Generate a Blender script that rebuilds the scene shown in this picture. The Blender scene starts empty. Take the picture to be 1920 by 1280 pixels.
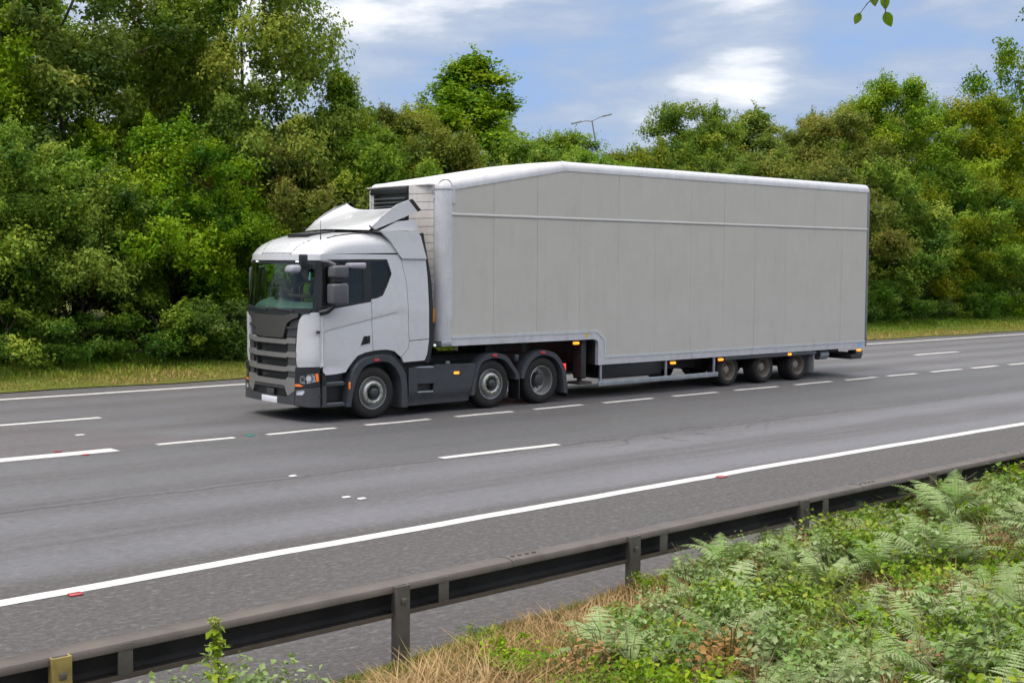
import bpy, bmesh, math, random
import numpy as np
from mathutils import Vector, Matrix
from mathutils.geometry import delaunay_2d_cdt

random.seed(7); rng = np.random.default_rng(7)
SC = bpy.context.scene; COL = SC.collection

# ------------------------------------------------------------------ camera
cam_d = bpy.data.cameras.new('camera'); cam = bpy.data.objects.new('camera', cam_d); COL.objects.link(cam)
F = 2400.0
def nrm(v): return v / np.linalg.norm(v)
ax = nrm(np.array([3750-960., 509-640., F])); ay = np.array([-1170-960., 478-640., F])
ay = nrm(ay - ay.dot(ax)*ax); az = np.cross(ax, ay); az = -az if az[1] > 0 else az
Rw = np.stack([ax, ay, az])                      # camera (right, down, forward) -> world
cm = np.eye(4); cm[:3, 0] = Rw[:, 0]; cm[:3, 1] = -Rw[:, 1]; cm[:3, 2] = -Rw[:, 2]; cm[:3, 3] = (0, 0, 2.79)
cam.matrix_world = Matrix(cm.tolist())
cam_d.sensor_width = 36; cam_d.lens = F/1920*36; cam_d.clip_end = 5000; cam_d.clip_start = .05
SC.camera = cam
SC.cycles.max_bounces = 5; SC.cycles.adaptive_threshold = .03; SC.cycles.diffuse_bounces = 2; SC.cycles.glossy_bounces = 3; SC.cycles.transmission_bounces = 4; SC.cycles.transparent_max_bounces = 8
SC.cycles.caustics_reflective = False; SC.cycles.caustics_refractive = False; SC.cycles.sample_clamp_indirect = 6; SC.cycles.use_light_tree = False
SC.view_settings.view_transform = 'Standard'; SC.view_settings.look = 'None'
SC.view_settings.exposure = 0.46; SC.view_settings.gamma = 1

# ------------------------------------------------------------------ node helpers
class NT:
    def __init__(s, tree): s.t = tree
    def n(s, typ, ins=None, **kw):
        nd = s.t.nodes.new(typ)
        for k, v in kw.items(): setattr(nd, k, v)
        for k, v in (ins or {}).items(): s.put(nd.inputs[k], v)
        return nd
    def put(s, inp, v):
        if isinstance(v, bpy.types.NodeSocket): s.t.links.new(v, inp)
        elif v is not None:
            if isinstance(v, (tuple, list)) and len(v) == 3 and inp.type == 'RGBA': v = (*v, 1)
            inp.default_value = v
    def m(s, op, a, b=None, c=None, clamp=False):
        nd = s.t.nodes.new('ShaderNodeMath'); nd.operation = op; nd.use_clamp = clamp
        for i, v in enumerate((a, b, c)):
            if v is not None: s.put(nd.inputs[i], v)
        return nd.outputs[0]
    def mix(s, f, a, b, mode='MIX'):
        nd = s.t.nodes.new('ShaderNodeMix'); nd.data_type = 'RGBA'; nd.blend_type = mode
        s.put(nd.inputs[0], f); s.put(nd.inputs[6], a); s.put(nd.inputs[7], b); return nd.outputs[2]
    def sm(s, x, a, b):                            # smoothstep
        nd = s.t.nodes.new('ShaderNodeMapRange'); nd.interpolation_type = 'SMOOTHSTEP'
        s.put(nd.inputs[0], x); nd.inputs[1].default_value = a; nd.inputs[2].default_value = b; return nd.outputs[0]
    def noise(s, vec, scale, detail=3, rough=.5, dist=0):
        return s.n('ShaderNodeTexNoise', {'Vector': vec, 'Scale': scale, 'Detail': detail, 'Roughness': rough, 'Distortion': dist}).outputs[0]
    def vmul(s, v, k): return s.n('ShaderNodeVectorMath', {0: v, 1: k}, operation='MULTIPLY').outputs[0]

# ------------------------------------------------------------------ world: clouded sky
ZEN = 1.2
SUN_DIR = nrm(np.array([-.45, .10, .88]))         # towards the sun
W = bpy.data.worlds.new('World'); SC.world = W; W.use_nodes = True; W.cycles.sampling_method = 'MANUAL'; W.cycles.sample_map_resolution = 512; W.node_tree.nodes.clear(); q = NT(W.node_tree)
sky = q.n('ShaderNodeTexSky', sky_type='NISHITA', sun_disc=False)
sky.sun_elevation = math.asin(SUN_DIR[2]); sky.sun_rotation = math.atan2(SUN_DIR[0], SUN_DIR[1])
dv = q.n('ShaderNodeTexCoord').outputs['Generated']
sp = q.n('ShaderNodeSeparateXYZ', {0: dv}); dz = q.m('MAXIMUM', sp.outputs[2], 0.0)
cv = q.vmul(dv, (1, 1, 3.4))
n1 = q.noise(q.n('ShaderNodeVectorMath', {0: cv, 1: (3.7, 1.9, .4)}, operation='ADD').outputs[0], 3.6, 7, .57, .3)
n2 = q.noise(q.n('ShaderNodeVectorMath', {0: cv, 1: (7.3, 2.1, .9)}, operation='ADD').outputs[0], 12, 5, .52, .2)
def lobe(px, py, w):                               # a break in the cloud towards one direction of the view
    d = nrm(Rw @ np.array([px-960., py-640., F]))
    dt = q.n('ShaderNodeVectorMath', {0: dv, 1: tuple(d)}, operation='DOT_PRODUCT').outputs['Value']
    return q.sm(dt, math.cos(w), 1.0)
br = q.m('ADD', q.m('MULTIPLY', lobe(770, 5, .095), .15), q.m('MULTIPLY', lobe(1370, 45, .075), .15))
br = q.m('ADD', br, q.m('MULTIPLY', lobe(300, 60, .14), .14))
br = q.m('SUBTRACT', br, q.m('MULTIPLY', lobe(850, 160, .085), .12))
br = q.m('SUBTRACT', br, q.m('MULTIPLY', lobe(1780, 140, .15), .08))
cl = q.m('ADD', q.m('ADD', q.m('MULTIPLY', n1, 1.0), q.m('MULTIPLY', n2, .30)), q.m('SUBTRACT', br, .135))
cr = q.n('ShaderNodeValToRGB', {0: cl}); e = cr.color_ramp.elements
e[0].position = .34; e[0].color = (.27, .41, .70, 1); e[1].position = .75; e[1].color = (1.18, 1.15, 1.09, 1)
for p_, c_ in ((.43, (.31, .42, .64, 1)), (.50, (.37, .45, .61, 1)), (.57, (.47, .53, .65, 1)), (.645, (.80, .82, .87, 1))):
    x = e.new(p_); x.color = c_
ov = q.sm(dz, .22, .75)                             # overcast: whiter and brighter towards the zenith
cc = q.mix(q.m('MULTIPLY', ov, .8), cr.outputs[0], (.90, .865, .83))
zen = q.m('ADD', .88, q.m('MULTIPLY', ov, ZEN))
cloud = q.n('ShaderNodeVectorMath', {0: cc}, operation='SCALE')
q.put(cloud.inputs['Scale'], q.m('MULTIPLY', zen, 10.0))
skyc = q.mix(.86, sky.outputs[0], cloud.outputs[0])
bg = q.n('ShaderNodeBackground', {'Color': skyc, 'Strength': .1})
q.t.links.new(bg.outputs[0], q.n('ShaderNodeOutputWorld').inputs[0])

sl = bpy.data.lights.new('sun', 'SUN'); sl.energy = 1.5; sl.angle = math.radians(18); sl.color = (1, .94, .84)
sun = bpy.data.objects.new('sun', sl); COL.objects.link(sun)
sun.rotation_euler = Vector((-SUN_DIR).tolist()).to_track_quat('-Z', 'Y').to_euler()

# ------------------------------------------------------------------ materials
MATS = {}
def mat(name, col, rough=.5, metal=0, spec=.5, coat=0, var=0, vscale=8, bump=0, bscale=60, dirt=0, emit=None, es=0):
    if name in MATS: return MATS[name]
    m = bpy.data.materials.new(name); m.use_nodes = True; t = NT(m.node_tree); b = m.node_tree.nodes['Principled BSDF']
    b.inputs['Metallic'].default_value = metal; b.inputs['Specular IOR Level'].default_value = spec
    b.inputs['Coat Weight'].default_value = coat; b.inputs['Coat Roughness'].default_value = .08
    pos = t.n('ShaderNodeNewGeometry').outputs['Position']
    c = (*col, 1); cs = None
    if var:
        nz = t.noise(pos, vscale, 5, .6)
        cs = t.mix(t.sm(nz, .25, .75), tuple(x*(1-var) for x in col), tuple(min(1, x*(1+var)) for x in col))
        t.put(b.inputs['Roughness'], t.m('ADD', rough-.06, t.m('MULTIPLY', nz, .12)))
    else: b.inputs['Roughness'].default_value = rough
    if dirt:                                        # road grime: streaks, denser low on the vehicle
        z = t.n('ShaderNodeSeparateXYZ', {0: pos}).outputs[2]
        st = t.noise(t.vmul(pos, (5, 5, .8)), 1.6, 6, .65)
        fine = t.noise(pos, 14, 4, .6)
        k = t.m('MULTIPLY', t.sm(t.m('ADD', t.m('MULTIPLY', st, .7), t.m('MULTIPLY', fine, .3)), .46, .75), dirt)
        k = t.m('ADD', k, t.m('MULTIPLY', t.m('MULTIPLY', t.sm(z, 1.5, .3), fine), dirt*.9), clamp=True)
        cs = t.mix(k, cs if cs else c, (.13, .115, .10))
    if cs: t.put(b.inputs['Base Color'], cs)
    else: b.inputs['Base Color'].default_value = c
    if bump:
        bn = t.n('ShaderNodeBump', {'Height': t.noise(pos, bscale, 4, .6), 'Strength': bump, 'Distance': .02})
        t.put(b.inputs['Normal'], bn.outputs[0])
    if emit: b.inputs['Emission Color'].default_value = (*emit, 1); b.inputs['Emission Strength'].default_value = es
    m.cycles.emission_sampling = 'NONE'; MATS[name] = m; return m
WHITE = mat('white_paint', (.56, .56, .575), .28, coat=.5, var=.008, vscale=3, dirt=.015)
ALU = mat('white_aluminium', (.52, .52, .54), .34, coat=.2, var=.06, vscale=5, dirt=.30)
PANEL = mat('grey_panel', (.475, .460, .412), .40, var=.03, vscale=1.5, dirt=.12)
ROOFW = mat('roof_white', (.60, .60, .60), .4, var=.05, dirt=.25)
REEF = mat('reefer_white', (.60, .56, .53), .4, var=.05, dirt=.30)
DARK = mat('dark_plastic', (.036, .042, .050), .36, var=.15, vscale=6, dirt=.22)
DGREY = mat('bumper_grey', (.040, .042, .047), .42, var=.1, dirt=.15)
GRILLE = mat('grille_grey', (.25, .24, .235), .30, metal=.4, coat=.2, var=.06)
GRILLD = mat('grille_dark_grey', (.065, .063, .066), .36, metal=.2, var=.08)  # darker grey of the infill blocks between the grille bars
SHIELD = mat('front_shield_grey', (.080, .075, .076), .3, metal=.3, coat=.25, var=.05)
BLACK = mat('black_trim', (.012, .013, .015), .4, var=.2)
RUBBER = mat('tyre_rubber', (.022, .021, .021), .75, spec=.25, var=.25, vscale=20, bump=.2, bscale=120)
STEEL = mat('wheel_silver', (.50, .50, .49), .35, metal=.75, var=.12, vscale=14, dirt=.25)
DSTEEL = mat('dirty_wheel', (.27, .23, .19), .55, metal=.3, var=.25, vscale=12, dirt=.4)
HUBD = mat('hub_dark', (.03, .032, .035), .45, var=.2)
LIME = mat('nut_marker_lime', (.20, .27, .06), .5)
CHASSIS = mat('chassis_black', (.012, .012, .013), .6, var=.3, dirt=.3)
GALV = mat('galvanised', (.36, .39, .41), .42, metal=.6, var=.15, vscale=9, dirt=.25)
AMBER = mat('amber_lamp', (.9, .28, .02), .2, emit=(1, .33, .03), es=1.1)
AMBERO = mat('amber_reflector', (.75, .16, .02), .2, coat=.6, emit=(1, .25, .03), es=.12)
RED = mat('red_lamp', (.6, .02, .02), .25, emit=(1, .05, .04), es=.7)
REDO = mat('red_reflector', (.55, .04, .05), .3)
CHROME = mat('lamp_reflector', (.82, .83, .85), .30, metal=.55, bump=.7, bscale=26)
PLATE = mat('plate_white', (.72, .72, .76), .35)
CABIN = mat('cabin_grey', (.045, .060, .060), .7, var=.2)
DASH = mat('dashboard_grey', (.10, .135, .135), .6, var=.15)
SEATM = mat('seat_cloth', (.05, .05, .055), .85, var=.3)
GLEAM = mat('pillar_gleam_pale', (.55, .60, .62), .8)  # pale tone that stands in for the reflection at the A-pillar
YEL = mat('yellow_sticker', (.65, .42, .03), .5)
BLUEST = mat('blue_sticker', (.20, .42, .65), .45)
ORANGE = mat('orange_box', (.45, .20, .02), .45, var=.2, dirt=.3)
PAINT = mat('road_paint', (.58, .57, .55), .55, var=.12, vscale=9, bump=.25, bscale=90)
def road_paint():
    t = NT(PAINT.node_tree); b = PAINT.node_tree.nodes['Principled BSDF']
    pos = t.n('ShaderNodeNewGeometry').outputs['Position']
    w = t.sm(t.m('ADD', t.m('MULTIPLY', t.noise(pos, 38, 6, .7), .75), t.m('MULTIPLY', t.noise(pos, 3, 3), .25)), .50, .66)
    old = b.inputs['Base Color'].links[0].from_socket
    t.put(b.inputs['Base Color'], t.mix(t.m('MULTIPLY', w, .68), old, (.15, .145, .14)))
road_paint()

def glass(name, tint, k):
    m = bpy.data.materials.new(name); m.use_nodes = True; m.node_tree.nodes.clear(); t = NT(m.node_tree)
    tr = t.n('ShaderNodeBsdfTransparent', {'Color': tint}); gl = t.n('ShaderNodeBsdfGlossy', {'Color': (1, 1, 1), 'Roughness': .02})
    f = t.n('ShaderNodeLayerWeight', {'Blend': .5}).outputs['Facing']
    f = t.m('ADD', k, t.m('MULTIPLY', t.m('POWER', f, 4.0), .85), clamp=True)
    mx = t.n('ShaderNodeMixShader', {0: f, 1: tr.outputs[0], 2: gl.outputs[0]})
    t.t.links.new(mx.outputs[0], t.n('ShaderNodeOutputMaterial').inputs[0]); return m
GLASS = glass('windscreen_glass', (.56, .73, .64), .03)
SGLASS = glass('side_glass', (.55, .68, .60), .04)
LENS = glass('lamp_lens', (.93, .94, .95), .06)

# ------------------------------------------------------------------ object helpers
def tag(o, label=None, cat=None, group=None, kind=None):
    for k, v in (('label', label), ('category', cat), ('group', group), ('kind', kind)):
        if v: o[k] = v
    return o
def empty(name, loc=(0, 0, 0), parent=None):
    o = bpy.data.objects.new(name, None); o.location = loc; o.empty_display_size = .2; COL.objects.link(o)
    if parent: o.parent = parent
    return o
def link(name, me, mt, parent=None):
    o = bpy.data.objects.new(name, me); COL.objects.link(o)
    if mt is not None and not me.materials: me.materials.append(mt)
    if parent: o.parent = parent
    return o
def obj(name, V, Fc, mt, parent=None, smooth=True, ang=35):
    me = bpy.data.meshes.new(name); me.from_pydata([tuple(map(float, v)) for v in V], [], Fc); me.update()
    if smooth:
        me.polygons.foreach_set('use_smooth', [True]*len(me.polygons)); me.set_sharp_from_angle(angle=math.radians(ang))
    return link(name, me, mt, parent)
def from_bm(name, bm, mt, parent=None, smooth=False, ang=35):
    me = bpy.data.meshes.new(name); bm.to_mesh(me); bm.free()
    if smooth:
        me.polygons.foreach_set('use_smooth', [True]*len(me.polygons)); me.set_sharp_from_angle(angle=math.radians(ang))
    return link(name, me, mt, parent)
def bm_box(bm, x0, x1, y0, y1, z0, z1, bev=0, seg=2, rot=None):
    r = bmesh.ops.create_cube(bm, size=1); vs = r['verts']
    for v in vs: v.co = Vector(((x0+x1)/2+v.co.x*(x1-x0), (y0+y1)/2+v.co.y*(y1-y0), (z0+z1)/2+v.co.z*(z1-z0)))
    if rot is not None:
        c = Vector(((x0+x1)/2, (y0+y1)/2, (z0+z1)/2)); bmesh.ops.rotate(bm, verts=vs, cent=c, matrix=rot)
    if bev:
        ed = list({e_ for v in vs for e_ in v.link_edges})
        bmesh.ops.bevel(bm, geom=ed, offset=bev, segments=seg, affect='EDGES', profile=.5)
def box(name, x0, x1, y0, y1, z0, z1, mt, parent=None, bev=.008, seg=2, rot=None):
    bm = bmesh.new(); bm_box(bm, x0, x1, y0, y1, z0, z1, bev, seg, rot); return from_bm(name, bm, mt, parent, bev > 0, 40)
def tubedata(pts, rad, n=8, cap=True):
    P = [Vector(p) for p in pts]; V = []; Fc = []; rad = rad if hasattr(rad, '__len__') else [rad]*len(P)
    up = None
    for i, p in enumerate(P):
        d = (P[min(i+1, len(P)-1)] - P[max(i-1, 0)]).normalized()
        if up is None: up = d.orthogonal().normalized()
        a = (up - d*up.dot(d)).normalized(); up = a; b = d.cross(a)
        for k in range(n):
            t = 2*math.pi*k/n; V.append(p + (a*math.cos(t)+b*math.sin(t))*rad[i])
    for i in range(len(P)-1):
        for k in range(n): Fc.append((i*n+k, i*n+(k+1) % n, (i+1)*n+(k+1) % n, (i+1)*n+k))
    if cap: Fc.append(tuple(range(n))[::-1]); Fc.append(tuple((len(P)-1)*n+k for k in range(n)))
    return V, Fc
def tube(name, pts, rad, mt, parent=None, n=8):
    V, Fc = tubedata(pts, rad, n); return obj(name, V, Fc, mt, parent, True, 60)
def merge(parts):
    V = []; Fc = []
    for v, f in parts:
        k = len(V); V += list(v); Fc += [tuple(i+k for i in t) for t in f]
    return V, Fc
def catmull(P, n=8, closed=False):
    P = [np.array(p, float) for p in P]; out = []
    N = len(P)
    for i in range(N-1):
        p0, p1, p2, p3 = P[max(i-1, 0)], P[i], P[i+1], P[min(i+2, N-1)]
        for k in range(n):
            t = k/n; out.append(.5*((2*p1)+(-p0+p2)*t+(2*p0-5*p1+4*p2-p3)*t*t+(-p0+3*p1-3*p2+p3)*t**3))
    out.append(P[-1]); return np.array(out)
def resample(P, n):
    P = np.array(P, float); s = np.r_[0, np.cumsum(np.linalg.norm(np.diff(P, axis=0), axis=1))]
    t = np.linspace(0, s[-1], n); return np.stack([np.interp(t, s, P[:, k]) for k in range(P.shape[1])], 1)
def inpoly(pts, poly):
    x, y = pts[:, 0], pts[:, 1]; c = np.zeros(len(pts), bool); n = len(poly); j = n-1
    for i in range(n):
        xi, yi = poly[i]; xj, yj = poly[j]
        with np.errstate(divide='ignore', invalid='ignore'):
            c ^= ((yi > y) != (yj > y)) & (x < (xj-xi)*(y-yi)/(yj-yi+1e-15)+xi)
        j = i
    return c
def dens(loop, res):
    out = []; n = len(loop)
    for i in range(n):
        a = np.array(loop[i], float); b = np.array(loop[(i+1) % n], float); k = max(1, int(math.ceil(np.linalg.norm(b-a)/res)))
        for j in range(k): out.append(a+(b-a)*j/k)
    return out
def panel(name, outline, fmap, mt, parent, holes=(), res=.07, depth=.02, extra=(), flip=False, ang=30):
    """a sheet cut to an outline (with holes) in (a, b), laid on a curved surface by fmap(a, b, depth)"""
    loops = [dens(outline, res)] + [dens(h, res) for h in holes]
    P = []; E = []
    for l in loops:
        k = len(P); n = len(l); P += l; E += [(k+i, k+(i+1) % n) for i in range(n)]
    O = np.array(loops[0]); lo, hi = O.min(0), O.max(0)
    gx, gy = np.meshgrid(np.arange(lo[0]+res/2, hi[0], res), np.arange(lo[1]+res/2, hi[1], res))
    G = np.stack([gx.ravel(), gy.ravel()], 1)
    if len(extra): G = np.vstack([G, np.array(extra, float)])
    ok = inpoly(G, O)
    for l in loops[1:]: ok &= ~inpoly(G, np.array(l))
    B = np.array(P); G = G[ok]
    if len(G):
        dd = np.min(np.linalg.norm(G[:, None]-B[None], axis=2), axis=1); G = G[dd > res*.35]
    allp = [Vector((float(a), float(b))) for a, b in list(P)+list(G)]
    vs, es, fs = delaunay_2d_cdt(allp, E, [], 0, 1e-6)[:3]
    A = np.array([(v.x, v.y) for v in vs]); tri = [f for f in fs]
    cen = np.array([A[list(f)].mean(0) for f in tri]); keep = inpoly(cen, O)
    for l in loops[1:]: keep &= ~inpoly(cen, np.array(l))
    tri = [tuple(f) for f, k in zip(tri, keep) if k]
    V = [fmap(a, b, 0) for a, b in A]; cnt = {}
    for f in tri:
        for i in range(3):
            e_ = (f[i], f[(i+1) % 3]); cnt.setdefault(tuple(sorted(e_)), []).append(e_)
    n = len(V); inner = {}; Fc = list(tri)
    if depth:
        for k, l in cnt.items():
            if len(l) == 1:
                i, j = l[0]
                for v in (i, j):
                    if v not in inner: inner[v] = len(V); V.append(fmap(A[v][0], A[v][1], depth))
                Fc.append((j, i, inner[i], inner[j]))
    if flip: Fc = [t[::-1] for t in Fc]
    return obj(name, V, Fc, mt, parent, True, ang)
def lathe(prof, cx, cz, y0, seg=40, sgn=1):
    V = []; Fc = []
    for r, y in prof:
        for k in range(seg):
            a = 2*math.pi*k/seg; V.append((cx+r*math.cos(a), y0+sgn*y, cz+r*math.sin(a)))
    for i in range(len(prof)-1):
        for k in range(seg): Fc.append((i*seg+k, i*seg+(k+1) % seg, (i+1)*seg+(k+1) % seg, (i+1)*seg+k))
    return V, Fc

# ================================================================== SETTING
def rail_y(x): return np.interp(x, [-60, 2.35, 5.03, 7.4, 9.7, 12.2, 14.3, 40, 120], [6.0, 6.94, 7.03, 7.13, 7.22, 7.33, 7.40, 8.0, 9.0])
def edge_y(x): return np.interp(x, [-60, 2, 4.3, 6, 8.9, 10.6, 14, 40, 120], [6.5, 6.98, 7.09, 7.37, 7.72, 7.86, 8.05, 8.6, 9.4])
def line_y(x): return np.interp(x, [-60, 3.5, 6, 14.1, 21.5, 40, 120], [8.6, 10.45, 10.60, 10.97, 11.12, 11.2, 11.3])
def near_h(x, y):
    d = edge_y(x)-y
    h = np.where(d < .5, -.02+.34*d, .15+.125*(d-.5)-.004*(d-.5)**2)
    h = h+.05*np.sin(x*1.7+y)*np.clip(d, 0, 1)+.04*np.sin(x*3.1-y*2.3)*np.clip(d, 0, 1)
    return h
def far_h(x, y): return .02+.10*np.clip(y-27, 0, 6)+.02*np.clip(y-33, 0, 40)+.03*np.sin(x*.9)*np.clip(y-27, 0, 1)

def grid_obj(name, xs, ys_fn, nv, hfn, mt):
    V = []; Fc = []
    for x in xs:
        a, b = ys_fn(x)
        for j in range(nv+1):
            y = a+(b-a)*(j/nv)**1.5 if a < b else a+(b-a)*(j/nv)**1.5
            V.append((x, y, float(hfn(x, y))))
    n = nv+1
    for i in range(len(xs)-1):
        for j in range(nv): Fc.append((i*n+j, (i+1)*n+j, (i+1)*n+j+1, i*n+j+1))
    o = obj(name, V, Fc, mt, None, True, 180); tag(o, kind='structure'); return o

# materials for the ground
def earth(name, c1, c2, c3):
    m = bpy.data.materials.new(name); m.use_nodes = True; t = NT(m.node_tree); b = m.node_tree.nodes['Principled BSDF']
    pos = t.n('ShaderNodeNewGeometry').outputs['Position']
    a = t.noise(pos, .9, 5, .6); f = t.noise(pos, 9, 5, .65); g = t.noise(pos, 60, 3, .6)
    c = t.mix(t.sm(t.m('ADD', t.m('MULTIPLY', a, .6), t.m('MULTIPLY', f, .4)), .4, .62), c1, c2)
    c = t.mix(t.sm(f, .5, .7), c, c3)
    c = t.mix(t.m('MULTIPLY', g, .6), c, (.02, .018, .01))
    t.put(b.inputs['Base Color'], c); b.inputs['Roughness'].default_value = .95; b.inputs['Specular IOR Level'].default_value = .1
    t.put(b.inputs['Normal'], t.n('ShaderNodeBump', {'Height': t.m('ADD', f, t.m('MULTIPLY', g, .5)), 'Strength': .8, 'Distance': .05}).outputs[0])
    return m
E_NEAR = earth('dry_verge_soil', (.20, .145, .075), (.10, .11, .03), (.27, .19, .10))
E_FAR = earth('grass_verge_soil', (.14, .18, .025), (.20, .20, .045), (.28, .20, .085))

g = obj('ground', [(-900, -900, -.12), (900, -900, -.12), (900, 900, -.12), (-900, 900, -.12)], [(0, 1, 2, 3)], E_FAR, None, False)
tag(g, kind='structure')

def asphalt():
    m = bpy.data.materials.new('asphalt'); m.use_nodes = True; t = NT(m.node_tree); b = m.node_tree.nodes['Principled BSDF']
    pos = t.n('ShaderNodeNewGeometry').outputs['Position']; s = t.n('ShaderNodeSeparateXYZ', {0: pos}); X, Y = s.outputs[0], s.outputs[1]
    wob = t.m('MULTIPLY', t.m('SUBTRACT', t.noise(t.vmul(pos, (.12, .4, 1)), 1, 3), .5), .7)
    Yw = t.m('ADD', Y, wob)
    ph = t.m('MULTIPLY', t.m('SUBTRACT', Yw, 10.68), 4*math.pi/3.69)
    tr = t.m('MULTIPLY', t.m('ADD', t.m('MULTIPLY', t.m('COSINE', ph), -1), 1), .5)      # wheel tracks
    lane = t.m('MULTIPLY', t.sm(Y, 10.9, 11.3), t.sm(Y, 25.9, 25.4))
    tr = t.m('MULTIPLY', t.m('POWER', tr, 1.6), lane)
    stk = t.noise(t.vmul(pos, (.35, 5, 1)), 1, 6, .65)            # streaks along the traffic
    blot = t.noise(pos, .35, 4, .6); agg = t.noise(pos, 75, 3, .75); agg2 = t.noise(t.vmul(pos, (.55, 1, 1)), 28, 4, .7)
    c = t.mix(tr, (.076, .069, .073), (.146, .142, .160))
    c = t.mix(t.sm(stk, .35, .7), c, t.mix(.5, c, (.15, .147, .153)))
    mid = t.m('MULTIPLY', t.sm(Y, 14.2, 14.6), t.sm(Y, 18.05, 17.7))                      # lane resurfaced in a darker mix
    mid = t.m('MULTIPLY', mid, t.sm(t.m('ADD', X, t.m('MULTIPLY', blot, 6)), 8, 15))
    c = t.mix(t.m('MULTIPLY', mid, .8), c, (.066, .066, .069))
    pat = t.m('MULTIPLY', t.sm(t.m('ADD', X, t.m('MULTIPLY', t.m('SUBTRACT', Y, 18.1), .45)), 9.7, 9.2), t.m('MULTIPLY', t.sm(Y, 18.1, 18.2), t.sm(Y, 21.9, 21.7)))
    c = t.mix(t.m('MULTIPLY', pat, .75), c, (.115, .096, .103))                          # mauve patch
    sh = t.sm(Y, 11.2, 10.8)
    c = t.mix(t.m('MULTIPLY', sh, .85), c, (.060, .051, .047))
    c = t.mix(t.sm(blot, .35, .7), c, t.mix(.22, c, (.05, .05, .052)))
    c = t.mix(t.sm(agg2, .42, .75), c, t.mix(.5, c, (.20, .19, .185)))
    spk = t.noise(t.vmul(pos, (.6, 1.3, 1)), 13, 5, .8)
    c = t.mix(t.sm(spk, .45, .66), c, t.mix(.42, c, (.045, .045, .046)))
    c = t.mix(t.sm(spk, .46, .32), c, t.mix(.38, c, (.27, .26, .25)))
    c = t.mix(t.sm(agg, .52, .30), c, t.mix(.55, c, (.03, .03, .03)))
    cn = t.m('MULTIPLY', t.m('SUBTRACT', t.noise(t.vmul(pos, (1, .01, 1)), .9, 8, .7), .5), .55)   # longitudinal joint cracks
    gate = t.noise(t.vmul(pos, (.5, .01, 1)), 1, 2)
    for y0, wd, g0 in ((14.22, .030, .26), (14.44, .018, .44), (18.28, .020, .46), (13.6, .014, .56)):
        k = t.m('ABSOLUTE', t.m('SUBTRACT', t.m('SUBTRACT', Y, cn), y0))
        k = t.m('MULTIPLY', t.sm(k, wd, wd*.3), t.sm(gate, g0, g0+.06))
        c = t.mix(t.m('MULTIPLY', k, .92), c, (.015, .015, .016))
    vor = t.n('ShaderNodeTexVoronoi', {'Vector': t.n('ShaderNodeVectorMath', {0: pos, 1: t.n('ShaderNodeTexNoise', {'Vector': pos, 'Scale': 1.3}).outputs['Color']}, operation='ADD').outputs[0], 'Scale': 1.5}, feature='DISTANCE_TO_EDGE')
    zone = t.m('MULTIPLY', t.m('MULTIPLY', t.sm(Y, 13.1, 13.5), t.sm(Y, 14.7, 14.3)), t.m('MULTIPLY', t.sm(X, 13.2, 13.8), t.sm(X, 20, 17)))
    k = t.m('MULTIPLY', t.m('MULTIPLY', t.sm(vor.outputs[0], .03, .008), zone), t.sm(t.noise(pos, 2.1, 2), .42, .55))
    c = t.mix(t.m('MULTIPLY', k, .9), c, (.02, .02, .02))
    t.put(b.inputs['Base Color'], c)
    r = t.m('SUBTRACT', .70, t.m('MULTIPLY', tr, .22)); r = t.m('ADD', r, t.m('MULTIPLY', sh, .12)); r = t.m('SUBTRACT', r, t.m('MULTIPLY', t.sm(stk, .4, .7), .05))
    t.put(b.inputs['Roughness'], r); b.inputs['Specular IOR Level'].default_value = .5
    h = t.m('ADD', t.m('MULTIPLY', agg, .6), agg2)
    t.put(b.inputs['Normal'], t.n('ShaderNodeBump', {'Height': h, 'Strength': .55, 'Distance': .012}).outputs[0])
    return m
ROADM = asphalt()
xs = [-60, -30, -10, 0, 2, 3, 4.3, 5, 6, 7, 8, 9, 10.6, 12, 14, 18, 24, 30, 40, 60, 90, 120]
V = []; Fc = []
for x in xs: V += [(x, float(edge_y(x))-.25, 0), (x, 27.35, 0)]
for i in range(len(xs)-1): Fc.append((2*i, 2*i+2, 2*i+3, 2*i+1))
road = obj('road', V, Fc, ROADM, None, False); tag(road, kind='structure')

nv_x = list(np.linspace(-30, 0, 12))+list(np.linspace(.4, 18, 60))+list(np.linspace(19, 110, 25))
near_verge = grid_obj('near_verge', nv_x, lambda x: (float(edge_y(x))+.03, -14), 50, near_h, E_NEAR)
fv_x = list(np.linspace(-30, 130, 120))
far_verge = grid_obj('far_verge', fv_x, lambda x: (27.0+.12*math.sin(x*1.3)+.1*math.sin(x*.37), 90), 30, far_h, E_FAR)

# painted lines and studs: parts of the road
def strip(name, pts, w, z=.004, taper=0):
    P = np.array(pts, float); V = []; Fc = []
    for i, p in enumerate(P):
        d = P[min(i+1, len(P)-1)]-P[max(i-1, 0)]; n_ = np.array([-d[1], d[0]])/np.linalg.norm(d)
        V += [(p[0]-n_[0]*w/2, p[1]-n_[1]*w/2, z), (p[0]+n_[0]*w/2, p[1]+n_[1]*w/2, z)]
    for i in range(len(P)-1): Fc.append((2*i, 2*i+2, 2*i+3, 2*i+1))
    return obj(name, V, Fc, PAINT, road, False)
def wob(x): return .012*math.sin(x*2.3)+.008*math.sin(x*5.1+1)
lx = list(np.linspace(-30, 0, 30))+list(np.linspace(.3, 26, 160))+list(np.linspace(27, 110, 60))
strip('edge_line', [(x, float(line_y(x))+wob(x)*.4) for x in lx], .195)
strip('edge_line', [(x, 25.78+wob(x)*.5) for x in lx], .22)
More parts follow.
